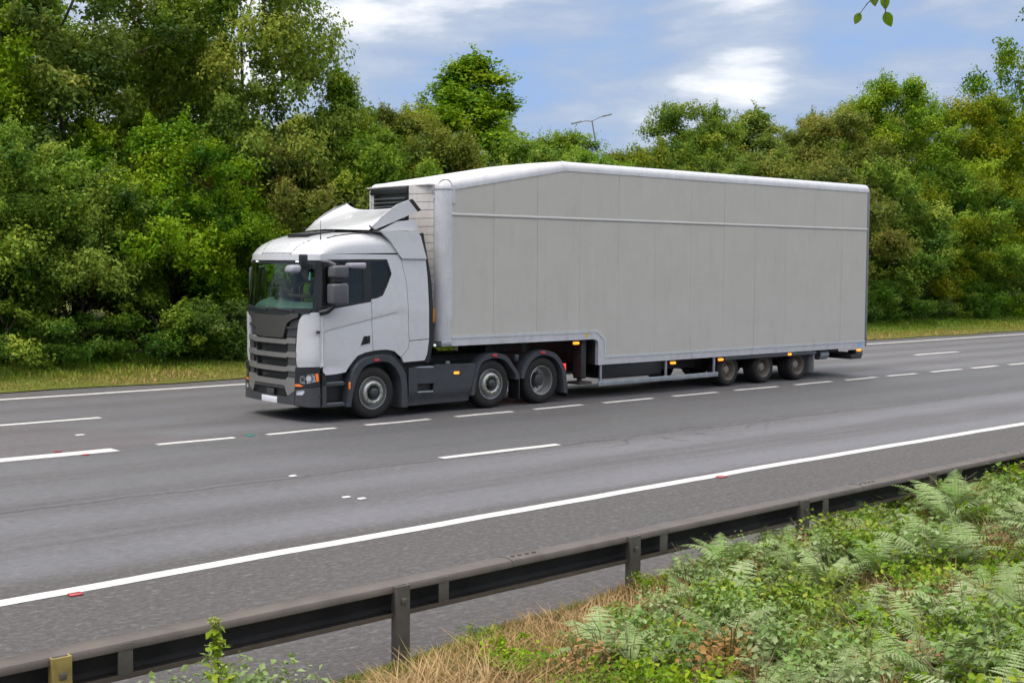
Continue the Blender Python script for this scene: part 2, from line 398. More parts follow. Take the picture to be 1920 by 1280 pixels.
dm = [(3.0, 7.8), (8.50, 9.80), (10.37, 11.68), (12.28, 13.66), (14.24, 15.58), (16.14, 17.42), (17.98, 19.42), (20.05, 21.46), (22.07, 23.58), (24.2, 25.66), (26.2, 27.53), (28.02, 29.3), (30.0, 31.5), (32.04, 33.4), (34, 35.3), (36, 37.4), (38, 39.3), (40, 41.4), (42, 43.4), (44, 45.4)]
for i, (a, b) in enumerate(dm):
    xs_ = np.linspace(a, b, 6); w_ = .34 if i == 0 else .155
    strip('lane_dash', [(x, (17.98 if i == 0 else 18.06)+wob(x)) for x in xs_], w_)
for a, b in ((5.0, 9.2), (-3.4, -1.2), (16.2, 18.4), (25.7, 27.9), (35.25, 37.75), (44.6, 46.9), (54, 56.2)):
    strip('lane_dash', [(x, 21.80+wob(x)) for x in np.linspace(a, b, 6)], .19)
for a, b in ((11.05, 13.3), (1.5, 3.8), (-8, -5.8)):
    strip('lane_dash', [(x, 14.34+wob(x)) for x in np.linspace(a, b, 6)], .17)
def stud(x, y, m, s=1, nm='road_stud'):
    bm = bmesh.new(); bm_box(bm, x-.06*s, x+.06*s, y-.045*s, y+.045*s, .003, .016, .012, 2); o = from_bm(nm, bm, m, road, True)
REDS = mat('stud_red', (.42, .05, .05), .3, coat=.5); GRNS = mat('stud_green', (.03, .33, .27), .3, coat=.5); WHTS = mat('stud_white', (.75, .75, .74), .35)
stud(4.12, 10.33, REDS, .95); stud(12.92, 10.78, REDS, 1.1); stud(21.6, 10.95, REDS); stud(7.05, 18.26, REDS, .8); stud(7.25, 17.72, REDS, .8)
stud(10.1, 18.1, GRNS, 1.1); stud(8.0, 19.78, WHTS, 1.1); stud(8.31, 12.62, WHTS, .8); stud(8.40, 12.43, WHTS, .8); stud(8.6, 14.31, WHTS, .8); stud(53.0, 24.2, WHTS, 1.6)

# ================================================================== LORRY TRACTOR UNIT
TX, TYC = 12.90, 19.93
truck = empty('tractor_unit', (TX, TYC, 0))
tag(truck, 'white three-axle lorry tractor with grey grille and roof air deflector, pulling the trailer', 'lorry')
PL = catmull([(2.2, 1.215), (.6, 1.215), (-.95, 1.215), (-1.07, 1.205), (-1.16, 1.163), (-1.225, 1.085), (-1.28, .965), (-1.32, .81), (-1.355, .6), (-1.375, .3), (-1.38, 0)], 10)
k0 = int(np.argmin(np.abs(PL[:, 0]+.95)+np.abs(PL[:, 1]-1.215)))
arc = np.r_[0, np.cumsum(np.linalg.norm(np.diff(PL[k0:], axis=0), axis=1))]
PU = np.r_[PL[:k0, 0], -.95-arc]                    # u: x on the straight side, then arc length round the corner
UC = PU[-1]
_tan = np.gradient(PL, axis=0); _nrm = np.stack([_tan[:, 1], -_tan[:, 0]], 1); _nrm /= np.linalg.norm(_nrm, axis=1)[:, None]
if _nrm[0, 1] < 0: _nrm = -_nrm
_nrm[-1] = (-1, 0)
PUa, PXa, PYa, NXa, NYa = PU[::-1], PL[::-1, 0], PL[::-1, 1], _nrm[::-1, 0], _nrm[::-1, 1]
def sstep(a, b, x):
    t = min(1, max(0, (x-a)/(b-a))); return t*t*(3-2*t)
def u_lx(lx):                                       # u of a point on the corner given its x
    return float(np.interp(-lx, -PL[:, 0], -PU)) * -1
def crease(u): return 1.594+(u+.98)*.197
def cab(u, z, d, sgn, off=0.0, bump=True):
    x, y = np.interp(u, PUa, PXa), np.interp(u, PUa, PYa); nx, ny = np.interp(u, PUa, NXa), np.interp(u, PUa, NYa)
    if bump and z < 2.1 and z > .9:
        zc = crease(min(u, .55)); fade = sstep(-1.5, -1.2, u)*sstep(.95, .4, u)
        off -= .016*math.exp(-max(0, zc-z)/.22)*sstep(-.004, .022, zc-z)*fade
        off -= .02*sstep(1.12, .95, z)*sstep(-.55, -.8, u)
    x += nx*(off-d); y += ny*(off-d)
    t = min(1.35, max(0, (z-1.9)/.9)); x += .11*t*sstep(-.95, -1.3, x); y *= 1-.03*t
    return (x, sgn*y, z)
def near(off=0.0, bump=True): return lambda u, z, d: cab(u, z, d, -1, off, bump)
def far_(off=0.0, bump=True): return lambda u, z, d: cab(u, z, d, 1, off, bump)
def wrap(off=0.0): return lambda w, z, d: cab(UC+abs(w), z, d, 1 if w > 0 else -1, off, False)
def w_lx(lx): return u_lx(lx)-UC

cr_low = [(.73, 2.41), (.755, 2.0), (.76, 1.54), (.775, 1.35), (.754, 1.22), (.60, 1.075)]
quarter = [(-1.14, 2.912), (.56, 2.912), (.62, 2.83)]+cr_low+[(.457, 1.185), (.307, 1.219), (.15, 1.222), (-.004, 1.212), (-.02, 1.6), (-.03, 2.0), (-.035, 2.075), (-.035, 2.117), (.10, 2.14), (.22, 2.185), (.32, 2.36), (.417, 2.564), (.37, 2.70), (.32, 2.825), (-.3, 2.822), (-1.0, 2.812), (-1.14, 2.80)]
door = [(-1.132, .98), (-1.132, 1.915), (-.98, 1.942), (-.5, 2.012), (-.047, 2.075), (-.042, 2.0), (-.03, 1.6), (-.016, 1.208), (-.17, 1.188), (-.33, 1.14), (-.43, 1.05), (-.52, .95), (-.585, .862), (-.8, .835), (-1.0, .828), (-1.06, .90), (-1.09, .965)]
ua = u_lx(-1.17)
surround = [(ua, 1.95), (-1.14, 1.93), (-.98, 1.95), (-.5, 2.02), (-.04, 2.085), (.10, 2.13), (.23, 2.17), (.33, 2.35), (.43, 2.564), (.38, 2.71), (.33, 2.84), (-1.0, 2.83), (ua, 2.815)]
dwin = [(-.96, 2.0), (-.97, 2.775), (-.19, 2.785), (-.19, 2.10), (-.5, 2.05)]
qwin = [(-.03, 2.145), (.09, 2.165), (.19, 2.215), (.30, 2.40), (.385, 2.56), (.34, 2.69), (.285, 2.79), (-.03, 2.79)]
def grow(poly, k):
    c = np.mean(poly, axis=0); return [tuple(c+(np.array(p)-c)*k) for p in poly]
ccrease = [(u, crease(u)+dz_) for u in np.arange(-1.1, .55, .05) for dz_ in (-.03, -.018, -.009, .0, .008)]
for sd, fm in ((-1, near), (1, far_)):
    fl = sd > 0
    panel('cab_side_panel', quarter, fm(), WHITE, truck, extra=ccrease, depth=.03, flip=fl)
    d_ = panel('door', door, fm(), WHITE, truck, extra=ccrease, depth=.03, flip=fl, holes=[[(-.212, 1.472), (-.07, 1.484), (-.07, 1.345), (-.282, 1.309)]])
    panel('window_surround', surround, fm(-.014, False), BLACK, truck, holes=[dwin, qwin], depth=.02, flip=fl, res=.09)
    panel('side_window', grow(dwin, 1.01), fm(-.024, False), SGLASS, truck, depth=0, flip=fl, res=.3)
    panel('side_window', grow(qwin, 1.01), fm(-.024, False), SGLASS, truck, depth=0, flip=fl, res=.3)
    # corner panel between grille and door
    wd = -1.132-UC+.004
    cp = [(.775, .95), (.80, 1.25), (.825, 1.5), (.85, 1.68), (.885, 1.78), (.95, 1.85), (1.06, 1.893), (1.16, 1.908), (wd-.012, 1.912), (wd-.012, .975), (1.05, .965)]
    panel('corner_panel', [(UC+a, b) for a, b in cp], fm(.004), WHITE, truck, depth=.05, flip=fl, res=.05)
    # side fairing behind the cab, in three panels, and its black rubber edge
    panel('side_fairing', [(.585, 2.885), (.632, 2.838), (1.178, 2.838), (1.05, 3.25), (.97, 3.33), (.16, 3.33), (.37, 3.16)], fm(.034, False), WHITE, truck, depth=.04, flip=fl)
    panel('side_fairing', [(.632, 2.828), (.742, 2.41), (.767, 2.0), (.772, 1.54), (.788, 1.365), (1.235, 1.385), (1.232, 1.955), (1.215, 2.5), (1.178, 2.828)], fm(-.004, False), WHITE, truck, depth=.04, flip=fl)
    panel('side_fairing', [(.788, 1.352), (.766, 1.215), (.615, 1.07), (.66, .975), (1.13, .99), (1.19, 1.10), (1.235, 1.372)], fm(-.004, False), WHITE, truck, depth=.04, flip=fl)
    panel('fairing_edge', [(1.06, 3.30), (1.13, 3.31), (1.19, 3.0), (1.25, 2.7), (1.30, 2.41), (1.315, 1.9), (1.30, 1.3), (1.26, 1.0), (1.20, .93), (1.14, .985), (1.20, 1.10), (1.245, 1.37), (1.242, 1.955), (1.225, 2.5), (1.188, 2.83)], fm(.004, False), BLACK, truck, depth=.03, flip=fl)
    # door handle: dark recess with a grip bar
    h = panel('handle_recess', [(-.225, 1.487), (-.057, 1.50), (-.057, 1.33), (-.305, 1.292)], fm(.004, False), WHITE, d_, holes=[[(-.212, 1.472), (-.07, 1.484), (-.07, 1.345), (-.282, 1.309)]], depth=.02, flip=fl)
    panel('handle_well', [(-.212, 1.472), (-.07, 1.484), (-.07, 1.345), (-.282, 1.309)], fm(-.014, False), BLACK, d_, depth=0, flip=fl)
    yy = 1.222*sd
    box('handle_grip', -.15, -.115, min(yy, yy-.03*sd), max(yy, yy-.03*sd), 1.335, 1.48, BLACK, d_, .008)
    box('door_hinge', -1.17, -1.115, min(sd*1.19, sd*1.235), max(sd*1.19, sd*1.235), 1.555, 1.595, BLACK, truck, .006)
# inner dark shell behind the panels (cab floor, rear wall, pillars)
box('cab_rear_wall', .80, .86, -1.14, 1.14, 1.1, 3.2, CABIN, truck, .01)
box('cab_floor', -1.08, .86, -1.08, 1.08, 1.22, 1.34, CABIN, truck, .01)
box('cab_bunk', .25, .80, -1.12, 1.12, 1.34, 1.9, CABIN, truck, .03)
for sd in (-1, 1):
    y0, y1 = sorted((sd*1.185, sd*1.10))
    box('door_lining', -1.05, .85, y0, y1, 1.25, 1.93, CABIN, truck, .01)
    tube('cab_pillar', [(-1.08, sd*1.13, 1.9), (-.99, sd*1.10, 2.9)], .045, BLACK, truck, 8)
    box('cab_pillar', -.19, -.03, *sorted((sd*1.165, sd*1.09)), 1.9, 2.95, BLACK, truck, .01)
    box('rear_shell', .84, 1.15, *sorted((sd*1.13, sd*1.06)), 1.0, 3.25, BLACK, truck, .01)
    box('fairing_top', .20, 1.02, *sorted((sd*1.19, sd*.55)), 3.305, 3.333, WHITE, truck, .01)
# roof
bp = [cab(u, 2.90, 0, -1, 0, False) for u in np.r_[np.linspace(.66, -.9, 26), np.linspace(-.95, UC, 40)]]
bp = bp+[(x, -y, z) for x, y, z in bp[-2::-1]]
hd = ([0, .012, .03, .08, .18, .35, .6, .9, 1.3, 3], [0, .05, .11, .27, .46, .65, .81, .91, .98, 1])
gd = ([0, .006, .016, .035, .07, .14, .25, .45, .9, 2], [0, .22, .42, .57, .70, .84, .93, .985, 1, 1])
qs = [0, .004, .012, .025, .045, .07, .10, .14, .19, .25, .33, .42, .52, .64, .76, .88, 1]
V = []; Fc = []
for (x, y, z) in bp:
    s = np.array([max(x, -.25), 0.])
    for q_ in qs:
        p = np.array([x, y])*(1-q_)+s*q_
        xf = np.interp(abs(p[1]), [b[1] for b in bp[:66]][::-1] if False else np.abs([b[1] for b in bp[65:26:-1]]), [b[0] for b in bp[65:26:-1]])
        V.append((p[0], p[1], 2.90+.43*np.interp(max(0, p[0]-xf), *hd)*np.interp(max(0, 1.177-abs(p[1])), *gd)))
n = len(qs)
for i in range(len(bp)-1):
    for j in range(n-1): Fc.append((i*n+j, i*n+j+1, (i+1)*n+j+1, (i+1)*n+j))
roof = obj('roof', V, Fc, WHITE, truck, True, 50)
wm = -.95-.2-UC
panel('roof_header', [(-wm-.01, 2.80), (wm+.01, 2.80), (wm+.01, 2.90), (-wm-.01, 2.90)], wrap(), WHITE, truck, depth=.02, res=.05)
Vr = np.array(V)
def roof_z(x, y):
    k = np.argmin((Vr[:, 0]-x)**2+(Vr[:, 1]-y)**2); return Vr[k, 2]
def roof_line(name, pts, r, m, lift=.002):
    P = resample(pts, 24); tube(name, [(a, b, roof_zi(a, b)+lift) for a, b in P], r, m, roof, 6)
def roof_zi(x, y):
    d = (Vr[:, 0]-x)**2+(Vr[:, 1]-y)**2; k = np.argsort(d)[:5]; w_ = 1/(d[k]+1e-5); return float((Vr[k, 2]*w_).sum()/w_.sum())
for s in (-1, 1):
    roof_line('roof_seam', [(-1.24, .50*s), (-1.15, .53*s), (-1.0, .62*s), (-.9, .66*s)], .004, BLACK)
    roof_line('roof_drip_rail', [(-.75, .88*s), (-.5, .90*s), (-.2, .91*s), (.1, .91*s)], .012, BLACK, .004)
    tube('visor_seam', [cab(UC+.50, 2.925, 0, s, .004, False), cab(UC+.50, 2.90, 0, s, .004, False)], .004, BLACK, roof, 6)
    panel('clearance_lamp', [((.72 if s > 0 else -.72)+a, b) for a, b in ((-.045, 2.765), (.045, 2.765), (.045, 2.79), (-.045, 2.79))], wrap(.006), mat('lamp_white', (.9, .9, .88), .3, emit=(1, 1, 1), es=.5), truck, depth=.02)
tube('visor_seam', [cab(UC+abs(w_), 2.925, 0, 1 if w_ > 0 else -1, .0035, False) for w_ in np.linspace(-.5, .5, 12)], .004, BLACK, roof, 6)
box('roof_hatch', -.82, -.30, -.33, .33, 3.235, 3.30, BLACK, truck, .015, rot=Matrix.Rotation(-.10, 3, 'Y'))
tube('antenna', [(-.845, -.83, 3.14), (-.845, -.83, 3.30), (-.84, -.83, 3.5)], [.012, .006, .003], BLACK, truck, 6)
# windscreen, cowl, wipers
wa = ua-UC
panel('windscreen', [(-wa+.03, 1.965), (wa-.03, 1.965), (wa-.045, 2.745), (-wa+.045, 2.745)], wrap(-.004), GLASS, truck, depth=0, res=.12)
panel('windscreen_frame', [(-wa-.02, 1.90), (wa+.02, 1.90), (wa+.01, 2.80), (-wa-.01, 2.80)], wrap(-.012), BLACK, truck, holes=[[(-wa+.05, 1.975), (0, 1.955), (wa-.05, 1.975), (wa-.07, 2.73), (-wa+.07, 2.73)]], depth=.03, res=.08)
panel('wiper_cowl', [(-1.10, 1.885), (-.62, 1.885), (-.52, 1.85), (.52, 1.85), (.62, 1.885), (1.10, 1.885), (1.14, 1.95), (-1.14, 1.95)], wrap(.015), BLACK, truck, depth=.04)
for a, b in ((-.75, -.05), (.05, .78)):
    tube('wiper', [cab(UC+abs(w_), z_, 0, 1 if w_ > 0 else -1, .035, False) for w_, z_ in ((a, 1.93), ((a+b)/2, 1.945), (b, 1.985))], .011, BLACK, truck, 6)
# grille
bk = panel('grille_backing', [(-.80, .44), (.80, .44), (.86, 1.80), (-.86, 1.80)], wrap(-.09), BLACK, truck, depth=0, res=.15)
panel('front_shield', [(-.86, 1.885), (-.62, 1.875), (-.50, 1.845), (.50, 1.845), (.62, 1.875), (.86, 1.885), (.855, 1.82), (.70, 1.775), (.58, 1.72), (.52, 1.64), (.465, 1.50), (.43, 1.462), (.36, 1.45), (-.36, 1.45), (-.43, 1.462), (-.465, 1.50), (-.52, 1.64), (-.58, 1.72), (-.70, 1.775), (-.855, 1.82)], wrap(.012), SHIELD, truck, depth=.06, res=.06)
for s in (-1, 1):
    panel('side_intake', [(s*a, b) for a, b in ((.49, 1.47), (.555, 1.65), (.62, 1.73), (.72, 1.765), (.84, 1.79), (.815, 1.48))], wrap(-.03), DGREY, truck, depth=0, flip=s < 0)
    panel('intake_slat', [(s*a, b) for a, b in ((.535, 1.645), (.83, 1.665), (.83, 1.635), (.53, 1.61))], wrap(.0), DGREY, truck, depth=.03)
for t_, gm in ((1.46, GRILLE), (1.22, GRILLE), (.98, GRILLE)):
    panel('grille_bar', [(-.805, t_), (-.60, t_), (-.545, t_-.035), (.545, t_-.035), (.60, t_), (.805, t_), (.80, t_-.10), (.59, t_-.10), (.52, t_-.115), (-.52, t_-.115), (-.59, t_-.10), (-.80, t_-.10)], wrap(.022), gm, truck, depth=.07, res=.06)
for t_, b_ in ((1.357, 1.225), (1.117, .985), (.875, .775)):
    for s in (-1, 1):
        panel('grille_block', [(s*.60, t_), (s*.798, t_), (s*.792, b_), (s*.60, b_)], wrap(.008), GRILLD, truck, depth=.06, flip=s < 0)
        panel('grille_cheek', [(s*.535, t_-.02), (s*.59, t_), (s*.59, b_), (s*.535, b_-.03)], wrap(-.03), GRILLD, truck, depth=.05, flip=s < 0)
    for k in (1, 2):
        zz = t_-(t_-b_)*k/3
        panel('grille_slat', [(-.53, zz+.008), (.53, zz+.008), (.53, zz-.008), (-.53, zz-.008)], wrap(-.06), BLACK, truck, depth=.02, res=.2)
panel('grille_bar', [(-.79, .77), (-.60, .77), (-.52, .72), (.52, .72), (.60, .77), (.79, .77), (.785, .55), (.60, .45), (.54, .545), (.50, .625), (-.50, .625), (-.54, .545), (-.60, .45), (-.785, .55)], wrap(.03), GRILLE, truck, depth=.07, res=.06)
panel('lower_grille_lip', [(-.53, .612), (.53, .612), (.50, .575), (-.50, .575)], wrap(.036), GRILLD, truck, depth=.06)
# bumper
panel('bumper_centre', [(-.785, .30), (.785, .30), (.785, .545), (.60, .442), (.47, .425), (-.47, .425), (-.60, .442), (-.785, .545)], wrap(.036), DGREY, truck, depth=.10, res=.06)
panel('lower_intake', [(-.56, .43), (.56, .43), (.50, .575), (-.50, .575)], wrap(-.02), BLACK, truck, depth=0)
box('radar_unit', -1.415, -1.37, -.17, .07, .43, .545, DGREY, truck, .015)
box('number_plate', -1.427, -1.412, -.31, .215, .302, .412, PLATE, truck, .004)
we = u_lx(-1.0)-UC
for s in (-1, 1):
    fl = s < 0
    S_ = lambda L: [(s*a, b) for a, b in L]
    hl = [(.845, .705), (.85, .80), (1.18, .865), (1.215, .72), (1.02, .675), (.93, .675)]
    fog = [(.81, .475), (.82, .548), (1.01, .575), (1.02, .535), (.97, .485)]
    panel('bumper_corner', S_([(.795, .30), (.795, .575), (1.1, .612), (we, .66), (we, .285), (1.1, .28)]), wrap(.036), DGREY, truck, holes=[S_(fog)], depth=.09, flip=fl, res=.05)
    panel('headlamp_surround', S_([(.80, .585), (.80, .94), (1.05, .95), (wd, .965), (wd+.06, .90), (we, .82), (we, .67), (1.1, .622)]), wrap(.028), BLACK, truck, holes=[S_(hl)], depth=.07, flip=fl, res=.05)
    L = empty('headlamp', (0, 0, 0), truck)
    panel('lamp_reflector', S_(grow(hl, 1.02)), wrap(-.03), CHROME, L, depth=0, flip=fl, res=.05)
    panel('lamp_lens', S_(hl), wrap(.030), LENS, L, depth=0, flip=fl, res=.08)
    for wc, zc, r_ in ((.96, .755, .052), (1.09, .775, .058)):
        c_ = Vector(cab(UC+wc, zc, 0, s, -.028, False)); n_ = Vector(cab(UC+wc, zc, 0, s, .1, False))-Vector(cab(UC+wc, zc, 0, s, 0, False)); n_.normalize()
        V1, F1 = tubedata([c_-n_*.05, c_+n_*.045], r_, 20); V2, F2 = tubedata([c_+n_*.046, c_+n_*.0465], r_*.78, 20)
        obj('lamp_bowl', V1, F1, STEEL, L, True, 50); obj('lamp_bulb', V2, F2, BLACK if wc < 1 else CHROME, L, True)
    panel('turn_signal', S_([(1.20, .86), (1.248, .868), (1.258, .735), (1.222, .72)]), wrap(.034), AMBERO, truck, depth=.03, flip=fl)
    panel('turn_signal', S_([(.80, .625), (.80, .665), (.90, .67), (.985, .642), (.95, .628)]), wrap(.036), AMBERO, truck, depth=.02, flip=fl)
    panel('fog_lamp', S_(fog), wrap(.02), CHROME, truck, depth=0, flip=fl)
    tube('tow_point', [Vector(cab(UC+1.28, .46, 0, s, .03, False)), Vector(cab(UC+1.28, .46, 0, s, .042, False))], .028, BLACK, truck, 10)
    # entry steps behind the bumper
    y0, y1 = sorted((s*1.02, s*1.10)); box('step_well', -1.02, -.56, y0, y1, .28, .95, BLACK, truck, .01)
    for z_ in (.30, .66):
        y0, y1 = sorted((s*1.05, s*1.215)); box('entry_step', -1.0, -.60, y0, y1, z_-.03, z_+.03, DARK if z_ < .5 else GALV if False else DARK, truck, .015)
        y0, y1 = sorted((s*1.15, s*1.222)); box('step_tread', -.97, -.63, y0, y1, z_+.03, z_+.04, GALV, truck, .003)
# wheel arches
def archband(name, outer, inner, y0, dep, m, parent, s=-1, N=48, lip=.05):
    O = resample(catmull(outer, 6), N); I = resample(catmull(inner, 6), N); V = []; Fc = []
    for o_, i_ in zip(O, I):
        o_, i_ = np.array(o_), np.array(i_); m1 = o_+(i_-o_)*.16
        for p, y in ((o_, y0-dep*.6), (o_, y0-lip*.7), (m1, y0), (i_+(o_-i_)*.06, y0), (i_, y0-.012), (i_, y0-dep)): V.append((p[0], s*y, p[1]))
    n = 6
    for i in range(N-1):
        for j in range(n-1):
            f = (i*n+j, i*n+j+1, (i+1)*n+j+1, (i+1)*n+j); Fc.append(f if s < 0 else f[::-1])
    for e_ in (0, N-1): Fc.append(tuple(e_*n+j for j in range(n)))
    return obj(name, V, Fc, m, parent, True, 40)
A_out = [(-.595, .26), (-.55, .60), (-.478, .856), (-.36, 1.01), (-.215, 1.097), (.037, 1.135), (.253, 1.137), (.43, 1.091), (.581, .937), (.706, .784), (.745, .5), (.75, .157)]
A_in = [(-.485, .25), (-.44, .50), (-.36, .729), (-.26, .88), (-.149, .961), (.064, 1.006), (.28, .996), (.40, .93), (.471, .864), (.574, .655), (.587, .4), (.589, .168)]
M_out = [(2.20, .27), (2.25, .55), (2.36, .87), (2.55, 1.02), (2.77, 1.065), (3.0, 1.03), (3.14, .969), (3.33, .75), (3.41, .659), (3.43, .52)]
M_in = [(2.31, .29), (2.345, .55), (2.44, .84), (2.60, .93), (2.78, .957), (2.97, .93), (3.08, .87), (3.24, .70), (3.31, .60), (3.33, .52)]
D_out = [(3.45, .53), (3.50, .70), (3.605, .867), (3.78, 1.01), (4.005, 1.069), (4.27, 1.03), (4.455, .94), (4.61, .75), (4.68, .566), (4.715, .171)]
D_in = [(3.55, .53), (3.60, .68), (3.69, .81), (3.82, .91), (4.0, .96), (4.22, .93), (4.36, .86), (4.50, .70), (4.56, .55), (4.60, .18)]
# black liner between the cab panels and the arch
for s in (-1, 1):
    archband('front_wheel_arch', A_out, A_in, 1.245, .35, DARK, truck, s)
    archband('arch_liner', [(a*1.02, b*1.09+.02) for a, b in A_out[2:-2]], [(a, b-.02) for a, b in A_out[2:-2]], 1.16, .3, BLACK, truck, s)
    archband('rear_mudguard', M_out, M_in, 1.235, .36, DARK, truck, s)
    archband('rear_mudguard', D_out, D_in, 1.235, .36, DARK, truck, s)
    for x_, z_ in ((.05, 1.045), (2.78, 1.012), (4.02, 1.016)):
        y0, y1 = sorted((s*1.23, s*1.252)); box('arch_reflector', x_-.055, x_+.055, y0, y1, z_-.022, z_+.022, REDO, truck, .006)
    y0, y1 = sorted((s*1.23, s*1.256)); box('side_marker', -.545, -.505, y0, y1, .56, .69, AMBERO, truck, .01)
    y0, y1 = sorted((s*1.22, s*.9)); box('mud_flap', 3.41, 3.44, y0, y1, .13, .62, BLACK, truck, .005)
    y0, y1 = sorted((s*1.22, s*.9)); box('mud_flap', 4.70, 4.72, y0, y1, .10, .40, BLACK, truck, .005)
    # side skirt with step cut-outs
    sk = [(.765, .872), (1.33, .845), (1.385, .905), (2.345, .885), (2.27, .62), (2.215, .41), (2.20, .18), (.765, .172)]
    cut = [(.96, .405), (1.325, .395), (1.34, .562), (.96, .572)]
    def skm(a, b, d, s=s): 
        return (a, s*(1.225-.05*sstep(.42, .20, b)-.012*sstep(.40, .36, b)-d), b)
    panel('side_skirt', sk, skm, DARK, truck, holes=[cut], depth=.05, res=.06, flip=s > 0)
    panel('skirt_step_well', cut, lambda a, b, d, s=s: (a, s*1.14, b), BLACK, truck, depth=0, flip=s > 0)
    y0, y1 = sorted((s*1.22, s*1.13)); box('step_tread', .97, 1.33, y0, y1, .397, .425, GALV, truck, .004)
    y0, y1 = sorted((s*1.215, s*1.05)); box('step_tread', .95, 1.34, y0, y1, .845, .875, GALV, truck, .004)
    y0, y1 = sorted((s*1.21, s*1.245)); box('marker_lamp', 1.80, 1.92, y0, y1, .70, .75, AMBER, truck, .012)
    tube('fuel_cap', [(1.75, s*1.10, .90), (1.75, s*1.10, .94)], .045, GALV, truck, 14)
    y0, y1 = sorted((s*1.10, s*.55)); box('tank', .80, 2.15, y0, y1, .25, .86, CHASSIS, truck, .06, 3)
    y0, y1 = sorted((s*.45, s*.37)); box('chassis_rail', -.9, 4.72, y0, y1, .70, .97, CHASSIS, truck, .01)
    y0, y1 = sorted((s*1.15, s*.75)); box('tail_lamp', 4.66, 4.74, y0, y1, .60, .76, RED, truck, .015)
box('fifth_wheel', 3.2, 4.2, -.45, .45, .97, 1.16, CHASSIS, truck, .04)
box('catwalk', 1.3, 3.1, -.5, .5, .97, 1.0, CHASSIS, truck, .005)
box('engine_block', -.9, .9, -.35, .35, .45, 1.2, CHASSIS, truck, .05)
box('cab_underside', -1.2, 1.0, -1.05, 1.05, .78, 1.0, CHASSIS, truck, .05) if False else box('front_cross_member', -1.25, -.62, -1.0, 1.0, .36, .9, CHASSIS, truck, .03)
box('valve_knob', 3.36, 3.46, -1.18, -1.08, .86, 1.0, DARK, truck, .03, 3)
# roof deflector
NV, NW = 40, 18
V = []; Fc = []
for i in range(NV+1):
    v = -1+2*i/NV; a = abs(v)
    bx, bz = .0-.22*(1-a**3.0), 3.37-.03*a
    txx, tz = .90, 3.90-.15*(1-a**4)
    for j in range(NW+1):
        w_ = j/NW; y = 1.08*v*(1-.05*w_)
        V.append((bx+(txx-bx)*w_, y, bz+(tz-bz)*(w_**.9)+.045*math.sin(math.pi*w_)*a**4))
for i in range(NV):
    for j in range(NW): k = i*(NW+1)+j; Fc.append((k, k+1, k+NW+2, k+NW+1))
defl = obj('roof_deflector', V, Fc, mat('deflector_white', (.56, .56, .575), .25, coat=.5), truck, True, 60)
top = [(.04, 3.40), (.25, 3.57), (.44, 3.70), (.65, 3.82), (.90, 3.905)]
for s in (-1, 1):
    m_ = lambda a, b, d, s=s: (a, s*(1.085-.055*max(0, min(1, (a-.0)/.9))-d), b)
    panel('deflector_cheek', [(.04, 3.36), (.14, 3.352)]+[(.64, 3.53), (1.10, 3.70), (.90, 3.90), (.65, 3.815), (.44, 3.695), (.25, 3.565)], m_, WHITE, defl, depth=.03, flip=s > 0)
    panel('deflector_edge', [(.905, 3.905), (.99, 3.92), (1.19, 3.722), (1.105, 3.70)], lambda a, b, d, s=s: (a, s*(1.03-d), b), BLACK, defl, depth=.05, flip=s > 0)
    panel('deflector_base', [(.24, 3.335), (.64, 3.51), (1.04, 3.553), (1.12, 3.35)], lambda a, b, d, s=s: (a, s*(1.06-d), b), WHITE, defl, depth=.03, flip=s > 0)
    tube('deflector_seam', [(.0, s*1.085, 3.42), (.09, s*1.09, 3.345), (.22, s*1.08, 3.335)], .014, BLACK, defl, 6)
tube('deflector_edge', [(.91, 1.02*v, 3.90-.15*(1-abs(v)**4)) for v in np.linspace(-1, 1, 41)], .012, WHITE, defl, 6)
box('deflector_stay', .5, .55, -.8, .8, 3.3, 3.42, BLACK, defl, .01)
# mirrors
mr = empty('door_mirror', (0, 0, 0), truck)
def hull_box(name, x0, x1, y0, y1, z0, z1, m, parent, taper=.85, bev=.03, lean=0):
    bm = bmesh.new(); bm_box(bm, x0, x1, y0, y1, z0, z1)
    c = ((x0+x1)/2, (z0+z1)/2)
    for v in bm.verts:
        if v.co.x < c[0]: v.co.y = (y0+y1)/2+(v.co.y-(y0+y1)/2)*taper; v.co.z = c[1]+(v.co.z-c[1])*(.5+.5*taper)
        v.co.x += lean*(v.co.z-c[1])
    bmesh.ops.bevel(bm, geom=bm.edges[:], offset=bev, segments=4, affect='EDGES', profile=.5)
    return from_bm(name, bm, m, parent, True, 60)
MIR = mat('mirror_grey', (.085, .085, .095), .38, var=.08)
MIRL = mat('mirror_light_grey', (.27, .27, .31), .35, var=.06)
hull_box('mirror_housing', -1.0, -.70, -1.52, -1.25, 2.49, 2.72, MIR, mr, .8, .045, .08)
hull_box('mirror_housing', -1.02, -.725, -1.53, -1.25, 2.035, 2.42, MIR, mr, .8, .045, 0)
box('mirror_joint', -.97, -.78, -1.45, -1.30, 2.41, 2.51, BLACK, mr, .02)
box('mirror_glass', -.728, -.716, -1.50, -1.28, 2.07, 2.39, MIRL, mr, .004)
tube('mirror_arm', [(-1.06, -1.19, 2.79), (-1.0, -1.32, 2.775), (-.90, -1.37, 2.71)], [.03, .032, .04], MIR, mr, 10)
tube('mirror_arm', [(-1.10, -1.20, 1.90), (-1.0, -1.28, 1.93), (-.93, -1.36, 2.0), (-.92, -1.38, 2.06)], [.05, .05, .035, .035], BLACK, mr, 10)
hull_box('kerb_mirror', -.62, -.30, -1.46, -1.2, 2.655, 2.765, MIRL, truck, .8, .04, .1)
fm_ = empty('front_mirror', (0, 0, 0), truck)
box('mirror_arm', -1.46, -1.32, -1.19, -1.10, 2.66, 2.90, BLACK, fm_, .02)
